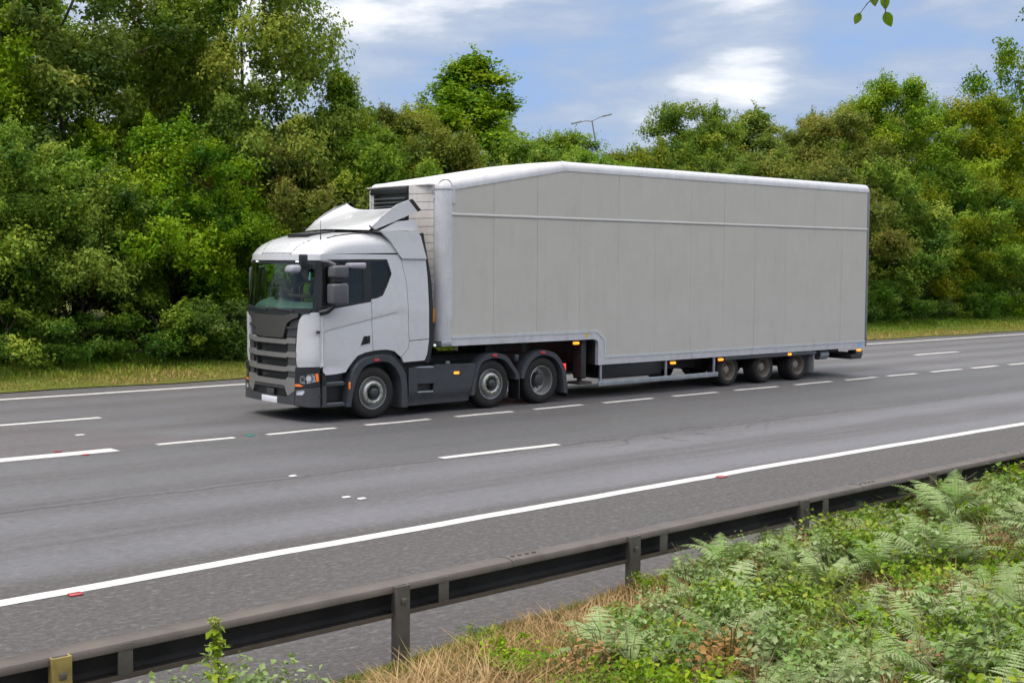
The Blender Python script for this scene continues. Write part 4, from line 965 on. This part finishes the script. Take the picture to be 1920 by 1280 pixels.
L_GRASS = leafmat('verge_grass', [(0.135, 0.243, 0.0189), (0.2565, 0.324, 0.0338), (0.405, 0.351, 0.081), (0.567, 0.3915, 0.1755)], .3, hue=.0)
L_STRAW = leafmat('dry_grass', [(.10, .15, .015), (.24, .19, .05), (.40, .24, .10), (.48, .32, .16)], .3, hue=.0)
BARK = mat('bark', (.075, .06, .045), .85, var=.35, vscale=10, bump=.6, bscale=20)

def quads_mesh(name, P4, tint, m):
    """P4: (n, 4, 3) leaf corners"""
    n = len(P4); me = bpy.data.meshes.new(name)
    me.vertices.add(n*4); me.vertices.foreach_set('co', np.ascontiguousarray(P4, np.float32).ravel())
    me.loops.add(n*4); me.loops.foreach_set('vertex_index', np.arange(n*4, dtype=np.int32))
    me.polygons.add(n); me.polygons.foreach_set('loop_start', np.arange(0, n*4, 4, dtype=np.int32)); me.polygons.foreach_set('loop_total', np.full(n, 4, np.int32))
    me.update(calc_edges=True)
    a = me.attributes.new('tint', 'FLOAT', 'POINT'); a.data.foreach_set('value', np.repeat(np.clip(tint, 0, 1), 4).astype(np.float32))
    me.materials.append(m); return me
def unit(v): return v/(np.linalg.norm(v, axis=-1, keepdims=True)+1e-9)
def leaf_quads(C, N, size, r, fold=.25, asp=.62):
    n = len(C); T = unit(np.cross(N, unit(r.normal(size=(n, 3))))); B = np.cross(N, T)
    L = size[:, None]; w = L*asp*.5
    up = N*L*fold*.35
    return np.stack([C-T*L*.5, C+B*w+up-T*L*.08, C+T*L*.5, C-B*w+up-T*L*.08], 1)
def crown_mesh(name, seed, H, R, z0, nclump, nleaf, lsize, m, top=1.0, sparse=0.0, wisp=.0):
    r = np.random.default_rng(seed); C = []; S = []
    ph = r.uniform(0, 6.28, 6)
    while len(C) < nclump:
        z = r.uniform(0, 1); a = r.uniform(0, 2*math.pi)
        prof = min(1, .72+z*1.1)*max(0, 1-max(0, (z-.38)/.64)**(2.4/top))**(.62*top)
        rad = R*prof*(1+.22*math.sin(a*2+ph[0]+z*3)+.18*math.sin(a*3+ph[1]-z*5)+.12*math.sin(a*5+ph[2]+z*9))
        rr = rad*math.sqrt(r.uniform(.12, 1))
        p = np.array([rr*math.cos(a), rr*math.sin(a), z0+(H-z0)*z])
        if sparse and r.uniform() < sparse*z: continue
        C.append(p); S.append((.42+.5*r.uniform())*R*.27*(1-.22*z))
    C = np.array(C); S = np.array(S); per = r.dirichlet(S**1.6*4+1e-3)*nleaf; per = np.maximum(20, (nleaf*S**2/np.sum(S**2))).astype(int)
    P = []; NN = []; SZ = []; TI = []
    for c, s, k in zip(C, S, per):
        d = unit(r.normal(size=(k, 3))+np.array([0, 0, .35])); rad = s*(.35+.75*r.uniform(size=k)**.55)
        jag = 1+.35*np.sin(d[:, 0]*5+c[0]*3)+.3*np.sin(d[:, 1]*6+c[1]*2+d[:, 2]*4)
        p = c+d*(rad*jag)[:, None]*np.array([1, 1, .72])
        P.append(p); NN.append(unit(d*.55+np.array([0, 0, .55])+r.normal(size=(k, 3))*.55)); SZ.append(lsize*r.uniform(.6, 1.35, k))
        TI.append(np.clip(r.normal(.44+r.normal()*.24, .15, k)+.10*(d[:, 2]), 0, 1))
    kk = int(nleaf*wisp)                              # twigs that stick out of the outline
    for _ in range(kk//30):
        i = r.integers(len(C)); o = unit(C[i]-np.array([0, 0, z0+(H-z0)*.35])+r.normal(size=3)*.4); L = S[i]*r.uniform(1.0, 2.0)
        t_ = r.uniform(.3, 1, 30)[:, None]; p = C[i]+o*L*t_+r.normal(size=(30, 3))*.07*R*.3
        P.append(p); NN.append(unit(r.normal(size=(30, 3))+np.array([0, 0, .6]))); SZ.append(lsize*r.uniform(.55, 1.1, 30)); TI.append(np.clip(r.normal(.6, .15, 30), 0, 1))
    P = np.vstack(P); NN = np.vstack(NN); SZ = np.concatenate(SZ); TI = np.concatenate(TI)
    return quads_mesh(name, leaf_quads(P, NN, SZ, r), TI, m), C
def trunk_mesh(name, seed, H, R, z0, C, r0):
    r = np.random.default_rng(seed+99); parts = []
    lean = r.normal(size=2)*.15; pts = [(lean[0]*t*t*H*.2, lean[1]*t*t*H*.2, -.25+t*(H*.70+.25)) for t in np.linspace(0, 1, 9)]
    parts.append(tubedata(pts, [r0*.7*(1.25 if i == 0 else 1)*(1-.85*i/8)+.01 for i in range(9)], 8))
    for i in r.permutation(len(C))[:20]:
        c = C[i]; zb = max(.15*H, min(c[2]-.25*np.hypot(c[0], c[1])-.3, .66*H)); t = (zb+.25)/(H*.70+.25)
        b0 = np.array([lean[0]*t*t*H*.2, lean[1]*t*t*H*.2, zb]); md = (b0+c)/2+np.array([0, 0, -.12*R*.4])+r.normal(size=3)*.08
        k = r0*(1-.8*t)*.32
        parts.append(tubedata([b0, md, c], [k+.012, k*.6+.01, .008], 5))
    V, Fc = merge(parts); me = bpy.data.meshes.new(name); me.from_pydata([tuple(v) for v in V], [], Fc); me.polygons.foreach_set('use_smooth', [True]*len(me.polygons)); me.materials.append(BARK); return me
KIND = {}
def kind(k, seed, H, R, z0, nc, nl, ls, m, r0, **kw):
    c, C = crown_mesh('crown', seed, H, R, z0, nc, nl, ls, m, **kw); KIND[k] = (c, trunk_mesh('trunk', seed, H, R, z0, C, r0), H)
kind('tallA', 11, 10, 3.1, .7, 190, 105000, .105, L_TREE, .17, wisp=.12)
kind('tallB', 12, 10, 3.0, .8, 180, 95000, .105, L_OLIVE, .16, wisp=.12)
kind('thin', 13, 10, 2.8, 1.2, 125, 42000, .110, L_TREE, .13, sparse=.45, wisp=.14)
kind('slim', 14, 10, 2.4, .7, 140, 70000, .105, L_TREE, .13, top=1.5, wisp=.15)
kind('bushA', 15, 5, 2.3, .35, 110, 60000, .092, L_BUSH, .08, wisp=.09)
kind('bushB', 16, 5, 2.4, .45, 110, 60000, .092, L_OLIVE, .08, wisp=.12)
kind('bushC', 19, 5, 2.5, 1.55, 100, 54000, .092, L_BUSH, .08, wisp=.10)
kind('lowA', 17, 1.3, 1.5, .05, 55, 15000, .07, L_LOW, .02, wisp=.08)
kind('lowB', 18, 1.3, 1.4, .05, 52, 14000, .07, L_BUSH, .02, wisp=.10)
def plant(name, k, x, y, z, h, label, cat, group=None, rz=None, wid=1.0):
    c, tr, H = KIND[k]; s = h/H
    e_ = tag(empty(name, (x, y, z)), label, cat, group); e_.scale = (s*wid, s*wid, s); e_.rotation_euler = (0, 0, random.uniform(0, 6.28) if rz is None else rz)
    link('crown', c, None, e_); link('trunk', tr, None, e_); return e_
def fh(x, y): return float(far_h(x, y))-.05
TREES = [  # name kind x y height width label
    ('roadside_tree', 'tallA', 11.0, 36, 12.5, .95, 'tall dark green tree at the far left edge of the picture'),
    ('roadside_tree', 'thin', 14.3, 35.5, 12.2, 1.05, 'thin-crowned tall tree near the left edge with sky showing through its top'),
    ('roadside_tree', 'thin', 17.2, 36.5, 12.6, .95, 'open-crowned tall tree between the thin left tree and the big tree left of the cab'),
    ('roadside_tree', 'tallA', 19.4, 35, 13.4, .78, 'tallest dense tree, its top cut by the picture above the lorry cab'),
    ('roadside_tree', 'slim', 22.3, 34.2, 7.9, 1.15, 'green tree sloping down to the right above the cab deflector'),
    ('roadside_tree', 'tallB', 24.6, 34, 6.9, 1.15, 'low olive tree behind the front end of the trailer roof'),
    ('roadside_tree', 'slim', 29.0, 36, 9.2, 1.7, 'slender pointed tree rising above the front slope of the trailer roof'),
    ('roadside_tree', 'tallA', 33.0, 35, 6.9, 1.15, 'rounded tree just left of the gap in the treeline above the trailer'),
    ('roadside_tree', 'tallA', 39.4, 35, 8.5, 1.2, 'dark rounded tree just right of the gap in the treeline above the trailer'),
    ('roadside_tree', 'slim', 45.0, 36, 8.6, 1.45, 'narrow tree above the middle of the trailer roof'),
    ('roadside_tree', 'tallB', 49.8, 35.5, 8.8, 1.2, 'olive tree above the rear third of the trailer roof'),
    ('roadside_tree', 'tallA', 55.2, 35.5, 11.0, 1.15, 'broad light green tree above the rear end of the trailer'),
    ('roadside_tree', 'tallB', 60.5, 34.5, 10.4, 1.1, 'dense dark tree standing right of the trailer near the right edge'),
    ('roadside_tree', 'thin', 66.0, 33.0, 16.5, .8, 'tall feathery tree cut off by the right edge of the picture'),
]
for nm, k, x, y, h, w_, lb in TREES: plant(nm, k, x, y, fh(x, y), h, lb, 'tree', 'trees along the far side of the road', wid=w_)
for i, (x, h) in enumerate(((8, 11.5), (15.5, 10.5), (20, 10.5), (25.5, 7.2), (31, 7.0), (36, 6.9), (42.5, 6.8), (49, 8.6), (55, 9.4), (61, 10.6), (67, 10.8), (73, 11.4), (79, 11.5))):
    plant('background_tree', ('tallB', 'tallA', 'slim')[i % 3], x, 41.5+1.5*math.sin(i*2.1), fh(x, 42), h, 'tree in the row behind the front treeline, showing only between nearer crowns', 'tree', 'trees in the back row of the far side', wid=1.3)
SH = [(7.5, 31.4, 5.6, 'bushC'), (10.6, 31.2, 5.4, 'bushC'), (12.9, 31.0, 4.6, 'bushC'), (15.0, 31.6, 5.8, 'bushC'), (17.0, 30.9, 4.2, 'bushC'), (19.2, 31.5, 5.6, 'bushB'), (22.0, 31.4, 5.9, 'bushA'), (25.0, 31.5, 6.2, 'bushB'), (28.2, 31.5, 6.2, 'bushA'), (31.5, 31.6, 6.0, 'bushA'), (35.0, 31.5, 6.2, 'bushB'), (38.6, 31.5, 6.0, 'bushA'), (42.3, 31.6, 6.2, 'bushB'), (45.9, 31.2, 6.4, 'bushB'), (49.4, 31.2, 6.6, 'bushA'), (52.8, 30.8, 5.6, 'bushB'), (56.0, 31.2, 6.8, 'bushA'), (60, 31.0, 6.4, 'bushB'), (64.5, 31.2, 6.2, 'bushA')]
for i, (x, y, h, k) in enumerate(SH):
    y += float(np.interp(x, [10, 50], [.5, 1.6]))
    side_ = 'left of the lorry' if x < 18.5 else 'behind the lorry' if x < 44.5 else 'right of the trailer'
    o_ = {0: 'leftmost', 1: 'second', 2: 'third', 3: 'fourth', 4: 'fifth', 13: 'nearest', 14: 'second', 15: 'third', 16: 'fourth', 17: 'fifth', 18: 'rightmost'}.get(i)
    lb = 'leafy hedgerow shrub showing behind the lorry and trailer' if o_ is None else ('%s hedgerow shrub on the far verge %s, %s' % (o_, side_, 'counted from the left edge' if i < 5 else 'counted from the trailer'))
    plant('hedgerow_shrub', k, x, y, fh(x, y), h*.98, lb, 'shrub', 'hedgerow shrubs '+side_, wid=.95)
for i in range(17):
    x = 6.5+i*3.5+random.uniform(-.5, .5); y = (33.6 if x > 19 else 36.0)+random.uniform(-.5, .5)
    plant('understorey_shrub', ('bushA', 'bushB')[i % 2], x, y, fh(x, y), random.uniform(3.6, 4.8), 'shaded shrub growing between the hedgerow and the trees on the far side', 'shrub', 'understorey shrubs on the far side')
for i in range(32):
    x = 4.6+i*1.95+random.uniform(-.4, .4); y = 29.5+float(np.interp(x, [10, 50], [.55, 1.9]))+random.uniform(-.25, .4); h = random.uniform(.85, 1.5)*(1.0 if x < 22 else 1.25)
    lb = 'low green undergrowth bush at the foot of the hedge %s' % ('left of the lorry' if x < 18 else 'behind the lorry' if x < 43 else 'right of the trailer')
    plant('undergrowth_bush', ('lowA', 'lowB')[i % 2], x, y, fh(x, y), h, lb, 'bush', 'undergrowth bushes '+lb.split('hedge ')[1], wid=random.uniform(.9, 1.15))

# grass on both verges
def blades(name, P, h, w, tint, m, r, bend=.5):
    n = len(P); a = r.uniform(0, 2*math.pi, n); s = np.stack([np.cos(a), np.sin(a), np.zeros(n)], 1); d = np.stack([-np.sin(a), np.cos(a), np.zeros(n)], 1)*r.normal(size=(n, 1))
    b = d*(h*bend)[:, None]; up = np.array([0, 0, 1.])
    m1 = P+up*(h*.55)[:, None]+b*.3; tp = P+up*(h*(1-.25*np.abs(bend*r.uniform(0, 1, n))))[:, None]+b
    q1 = np.stack([P-s*w[:, None], P+s*w[:, None], m1+s*(w*.75)[:, None], m1-s*(w*.75)[:, None]], 1)
    q2 = np.stack([m1-s*(w*.75)[:, None], m1+s*(w*.75)[:, None], tp+s*(w*.12)[:, None], tp-s*(w*.12)[:, None]], 1)
    o = link(name, quads_mesh(name, np.concatenate([q1, q2]), np.r_[tint, tint], m), None); return o
r = np.random.default_rng(5)
n = 60000
X = r.uniform(5, 75, n); Y = 27.05+r.uniform(0, 1, n)**1.1*np.interp(X, [5, 60], [3.4, 5.4])
cl = np.sin(X*1.1)+np.sin(X*.43+Y*2.1)+np.sin(Y*3+X*2.7)*.6
h = r.uniform(.05, .13, n)*(1+.25*cl)*np.clip(.45+(Y-27)*.35, .4, 1.3); h = np.clip(h, .03, .3)
ti = np.clip(.88-(Y-27)*.42+.12*cl+r.normal(size=n)*.16, 0, 1)
tag(blades('far_verge_grass', np.stack([X, Y, far_h(X, Y)-.01], 1), h, r.uniform(.010, .022, n), ti, L_GRASS, r), 'short green and straw coloured grass on the far verge', 'grass', kind='stuff')
n = 60000
X = r.uniform(1.5, 17, n); D = r.uniform(0, 1, n)**1.25*4.2; Y = edge_y(X)-.06-D
cl = np.sin(X*2.1+Y)+np.sin(X*.9-Y*2.6)+.7*np.sin(X*4.3+Y*3.7)
h = r.uniform(.04, .14, n)*(1+.3*cl)*np.clip(.5+D*.7, .4, 1.3); h = np.clip(h, .025, .30)
ti = np.clip(.50+.24*cl+r.normal(size=n)*.2-(D < .3)*.3, 0, 1)
tag(blades('dry_verge_grass', np.stack([X, Y, near_h(X, Y)-.01], 1), h, r.uniform(.0025, .0055, n), ti, L_STRAW, r, .9), 'dry straw coloured grass on the near verge', 'grass', kind='stuff')

# bracken ferns
def fern_mesh(seed, nf, L0):
    r = np.random.default_rng(seed); Q = []; T = []
    for f in range(nf):
        az_ = 2*math.pi*f/nf+r.normal()*.35; L = L0*r.uniform(.75, 1.15); e0 = math.radians(r.uniform(48, 78)); e1 = math.radians(r.uniform(-35, 12))
        n = 26; p = np.array([r.normal()*.03, r.normal()*.03, 0.]); tint = r.normal(.55, .15)
        prev = p; side_ = np.array([-math.sin(az_), math.cos(az_), 0.])
        for i in range(n):
            t_ = (i+1)/n; el = e0+(e1-e0)*t_**1.3; d = np.array([math.cos(az_)*math.cos(el), math.sin(az_)*math.cos(el), math.sin(el)]); q_ = prev+d*L/n
            w = .006*(1-t_)+.0015; Q.append([prev-side_*w, prev+side_*w, q_+side_*w*.9, q_-side_*w*.9]); T.append(.35)
            if t_ > .22:
                l = L*.30*(1-((t_-.22)/.80))**.8*min(1, (t_-.15)/.12); nrm_ = np.cross(d, side_)
                for sg in (-1, 1):
                    dd = unit(side_*sg+d*.35-nrm_*0+np.array([0, 0, -.22+r.normal()*.08])); k = max(3, int(l/.016))
                    wd_ = unit(np.cross(dd, nrm_))
                    for j in range(k):
                        s_ = (j+.5)/k; c_ = q_+dd*l*s_+np.array([0, 0, -.10*l*s_*s_]); ww = .017*(1-s_)**.7*(l/.2)**.5+.003; ll = l/k*.85
                        Q.append([c_-dd*ll, c_+wd_*ww+dd*ll*.5, c_+dd*ll, c_-wd_*ww+dd*ll*.5]); T.append(np.clip(tint+r.normal()*.16+.12*s_, 0, 1))
            prev = q_
    return quads_mesh('fronds', np.array(Q), np.array(T), L_FERN)
FERNS = [fern_mesh(s, nf, L) for s, nf, L in ((1, 8, .66), (2, 9, .58), (3, 7, .72), (4, 10, .5))]
def bramble_mesh(seed, R, H, n, m, ls):
    r = np.random.default_rng(seed); P = []; N = []; S = []; T = []
    Qs = []
    for s in range(16):
        a = r.uniform(0, 6.28); rr = R*math.sqrt(r.uniform(.05, 1)); tip = np.array([rr*math.cos(a), rr*math.sin(a), H*r.uniform(.45, 1)*(1-.4*(rr/R)**2)]); md = tip*np.array([.45, .45, .75])+r.normal(size=3)*.04
        k = n//16; t_ = r.uniform(.12, 1, k)[:, None]; p = (2*t_*(1-t_))*md+t_**2*tip+r.normal(size=(k, 3))*np.array([.055, .055, .035])
        P.append(p); N.append(unit(r.normal(size=(k, 3))*.55+np.array([0, 0, 1.0])+unit(p*np.array([1, 1, 0]))*.3)); S.append(ls*r.uniform(.55, 1.3, k)); T.append(np.clip(r.normal(.5+r.normal()*.12, .15, k), 0, 1))
    P = np.vstack(P); N = np.vstack(N); S = np.concatenate(S); T = np.concatenate(T)
    n_ = len(P); Tn = unit(np.cross(N, unit(r.normal(size=(n_, 3))))); B = np.cross(N, Tn); L = S[:, None]
    droop = -N*L*.16
    base, mid, tip = P-Tn*L*.5, P, P+Tn*L*.5+droop                   # each leaf: two halves folded along the midrib
    q1 = np.stack([base, mid-B*L*.34+N*L*.07-Tn*L*.08, tip, mid], 1); q2 = np.stack([base, mid, tip, mid+B*L*.34+N*L*.07-Tn*L*.08], 1)
    return quads_mesh('leaves', np.concatenate([q1, q2]), np.r_[T, T], m)
BRAM = [bramble_mesh(21, .55, .52, 780, L_BRAM, .058), bramble_mesh(22, .48, .42, 700, L_BRAM, .048), bramble_mesh(23, .55, .58, 720, L_FERN, .062), bramble_mesh(24, .38, .34, 480, L_RED, .045)]
def stem_mesh(seed, R, H):
    r = np.random.default_rng(seed); parts = []
    for s in range(9):
        a = r.uniform(0, 6.28); rr = R*math.sqrt(r.uniform(.1, .8)); tip = np.array([rr*math.cos(a), rr*math.sin(a), H*r.uniform(.4, .9)])
        parts.append(tubedata([(0, 0, -.05), tuple(tip*np.array([.4, .4, .7])), tuple(tip)], [.006, .004, .002], 5))
    V, Fc = merge(parts); me = bpy.data.meshes.new('stems'); me.from_pydata([tuple(v) for v in V], [], Fc); me.materials.append(mat('green_stem', (.12, .12, .04), .7)); return me
STEMS = stem_mesh(31, .5, .5)
def small(name, me, x, y, s, label, cat, group, sz=1.0):
    e_ = tag(empty(name, (x, y, float(near_h(x, y))-.01)), label, cat, group); e_.scale = (s, s, s*sz); e_.rotation_euler = (random.uniform(-.08, .08), random.uniform(-.08, .08), random.uniform(0, 6.28))
    link(me.name.split('.')[0], me, None, e_); link('stems', STEMS, None, e_); return e_
r = np.random.default_rng(77); placed = []
def bank_ok(x, y):                                     # the overgrown part of the bank
    d = float(edge_y(x))-y; lim = np.interp(x, [2, 4.2, 5.0, 6.2, 7.6, 9, 10.5, 12, 16], [9, 2.7, 2.0, 1.35, .85, .6, .4, .25, .2]); return d > lim
cand = []
for _ in range(6000):
    x, y = r.uniform(2.6, 17), r.uniform(1.6, 7.9)
    if y > float(edge_y(x))-.15 or not bank_ok(x, y): continue
    if math.hypot(x, y) < 3.3 or x/y < .55 or math.atan2(y, x) < .36: continue
    cand.append((x, y))
nf = nb = 0
for x, y in cand:
    md = min([math.hypot(x-a, y-b) for a, b in placed] or [9])
    if md < .27 or nf+nb >= 290: continue
    placed.append((x, y)); k = r.uniform(); tall = np.interp(x, [4, 8, 11, 15], [.72, .85, .95, 1.2])*np.interp(float(edge_y(x))-y, [.2, 1.4, 3], [.62, .9, 1.0])
    if k < .42:
        small('bracken_fern', FERNS[int(r.integers(4))], x, y, tall*r.uniform(.75, 1.1), 'pale green bracken fern on the overgrown near bank', 'fern', 'bracken ferns on the near bank'); nf += 1
    elif k < .86:
        small('bramble_bush', BRAM[int(r.integers(3))], x, y, tall*r.uniform(.75, 1.1), 'leafy green bramble among the ferns on the near bank', 'bush', 'brambles on the near bank'); nb += 1
    else:
        small('russet_weed', BRAM[3], x, y, tall*r.uniform(.8, 1.2), 'low weed with reddish brown leaves among the ferns on the near bank', 'plant', 'russet weeds on the near bank'); nb += 1
for x, y, s in ((5.9, 6.05, .5), (6.6, 6.3, .45), (7.9, 6.5, .55), (4.9, 5.6, .5), (8.4, 6.55, .6), (9.3, 6.95, .6), (6.9, 5.9, .5), (5.4, 6.6, .35), (7.3, 6.75, .42), (10.2, 6.9, .7)):
    small('verge_weed', BRAM[int(r.integers(2))], x, y, s, 'small green weed on the dry grass beside the crash barrier', 'plant', 'small weeds on the dry grass')
# tall weed in front of the barrier at the left, with a yellow-green flower head
we_ = tag(empty('tall_weed', (3.22, 6.15, float(near_h(3.22, 6.15)))), 'tall weed with a pale yellow-green head standing in front of the barrier at lower left', 'plant')
rr_ = np.random.default_rng(9); st = np.array([(0.02*math.sin(3*t), .03*t, t*.66) for t in np.linspace(0, 1, 10)])
V, Fc = tubedata(st, [.007*(1-.6*i/9) for i in range(10)], 6); obj('stem', V, Fc, mat('green_stem', (.12, .12, .04)), we_)
k = 110; t_ = rr_.uniform(.35, 1, k)**.8; P = np.stack([np.interp(t_, np.linspace(0, 1, 10), st[:, j]) for j in range(3)], 1)+rr_.normal(size=(k, 3))*np.array([.05, .05, .02])*(1.25-t_)[:, None]
link('leaves', quads_mesh('leaves', leaf_quads(P, unit(rr_.normal(size=(k, 3))*.5+np.array([0, 0, 1.])), .055*rr_.uniform(.6, 1.2, k), rr_), np.clip(rr_.normal(.7, .15, k), 0, 1), L_BRAM), None, we_)
P = st[-1]+unit(rr_.normal(size=(160, 3)))*np.array([.04, .04, .022])*rr_.uniform(.5, 1, (160, 1))
link('flower_head', quads_mesh('flower_head', leaf_quads(P, unit(rr_.normal(size=(160, 3))+np.array([0, 0, .8])), np.full(160, .018), rr_), np.full(160, .9), leafmat('flower', [(.30, .34, .08), (.42, .45, .14)])), None, we_)
for x, y, s, m_ in ((3.35, 6.35, .85, 2), (3.72, 6.4, .6, 1), (3.15, 6.15, .8, 2), (3.55, 6.15, .8, 2)):
    small('verge_weed', BRAM[m_], x, y, s, 'leafy weed clump round the foot of the tall weed at lower left', 'plant', 'weed clump at lower left')

# twig hanging into the top of the picture
tw = tag(empty('overhanging_twig', (3.28, 2.15, 3.53)), 'twig with a few green leaves hanging in at the top right', 'branch')
right = Vector(Rw[:, 0].tolist()); upv = Vector((0, 0, 1)); fwd = Vector(Rw[:, 2].tolist())
def tp(a, b, c=0): return right*a+upv*b+fwd*c
V, Fc = merge([tubedata([tp(.03, .5, .1), tp(.0, .20), tp(-.005, .05), tp(.0, -.03)], [.006, .004, .003, .001], 6), tubedata([tp(-.002, .06), tp(-.05, .02, .02), tp(-.075, -.015, .02)], [.002, .0015, .001], 5), tubedata([tp(-.0, .12), tp(.06, .09, .02)], [.002, .001], 5)])
obj('twig_stem', V, Fc, BARK, tw)
def leaf(a, b, rot, L, c=0):
    N_ = 7; V = []; Fc = []
    d = Vector((math.cos(rot), math.sin(rot), 0)); n_ = Vector((-d.y, d.x, 0))
    for i in range(N_+1):
        t = i/N_; w = L*.33*math.sin(math.pi*t**.8)**.9
        for s, f in ((-1, .12), (0, 0), (1, .12)):
            p = d*(t*L)+n_*(s*w); V.append(tp(a+p.x, b+p.y, c+f*w*1.4+.15*t*t*L))
    for i in range(N_):
        for j in range(2): Fc.append((i*3+j, i*3+j+1, i*3+j+4, i*3+j+3))
    o = obj('leaf', V, Fc, L_BRAM, tw, True, 180); at = o.data.attributes.new('tint', 'FLOAT', 'POINT'); at.data.foreach_set('value', [.35]*len(V))
for a, b, ro, L, c in ((-.005, .04, -1.45, .042, 0), (.0, -.005, -1.1, .048, .01), (-.07, -.005, -1.95, .036, .02), (-.035, .055, -1.4, .045, .01), (.055, .085, -.9, .05, .02), (.01, .13, -.5, .06, 0)):
    leaf(a, b, ro, L, c)

# distant double-arm street lamp
lp = tag(empty('street_lamp', (68.2, 70, 0)), 'distant twin-arm street lamp above the trees over the trailer', 'street lamp')
LM = mat('lamp_post_grey', (.22, .23, .26), .5, var=.2)
tube('pole', [(0, 0, -.2), (0, 0, 6), (0, 0, 13.9)], [.12, .09, .05], LM, lp, 10)
for s, dz_ in ((-1, -.05), (1, .05)):
    tube('arm', [(0, 0, 13.85), (.7*s, 0, 14.0), (1.25*s, 0, 14.03)], .04, LM, lp, 8)
    box('lantern', min(1.2*s, 2.1*s), max(1.2*s, 2.1*s), -.14, .14, 13.97, 14.10, LM, lp, .04)
lp.rotation_euler = (0, math.radians(-14), 0); lp.location.x += 3.35
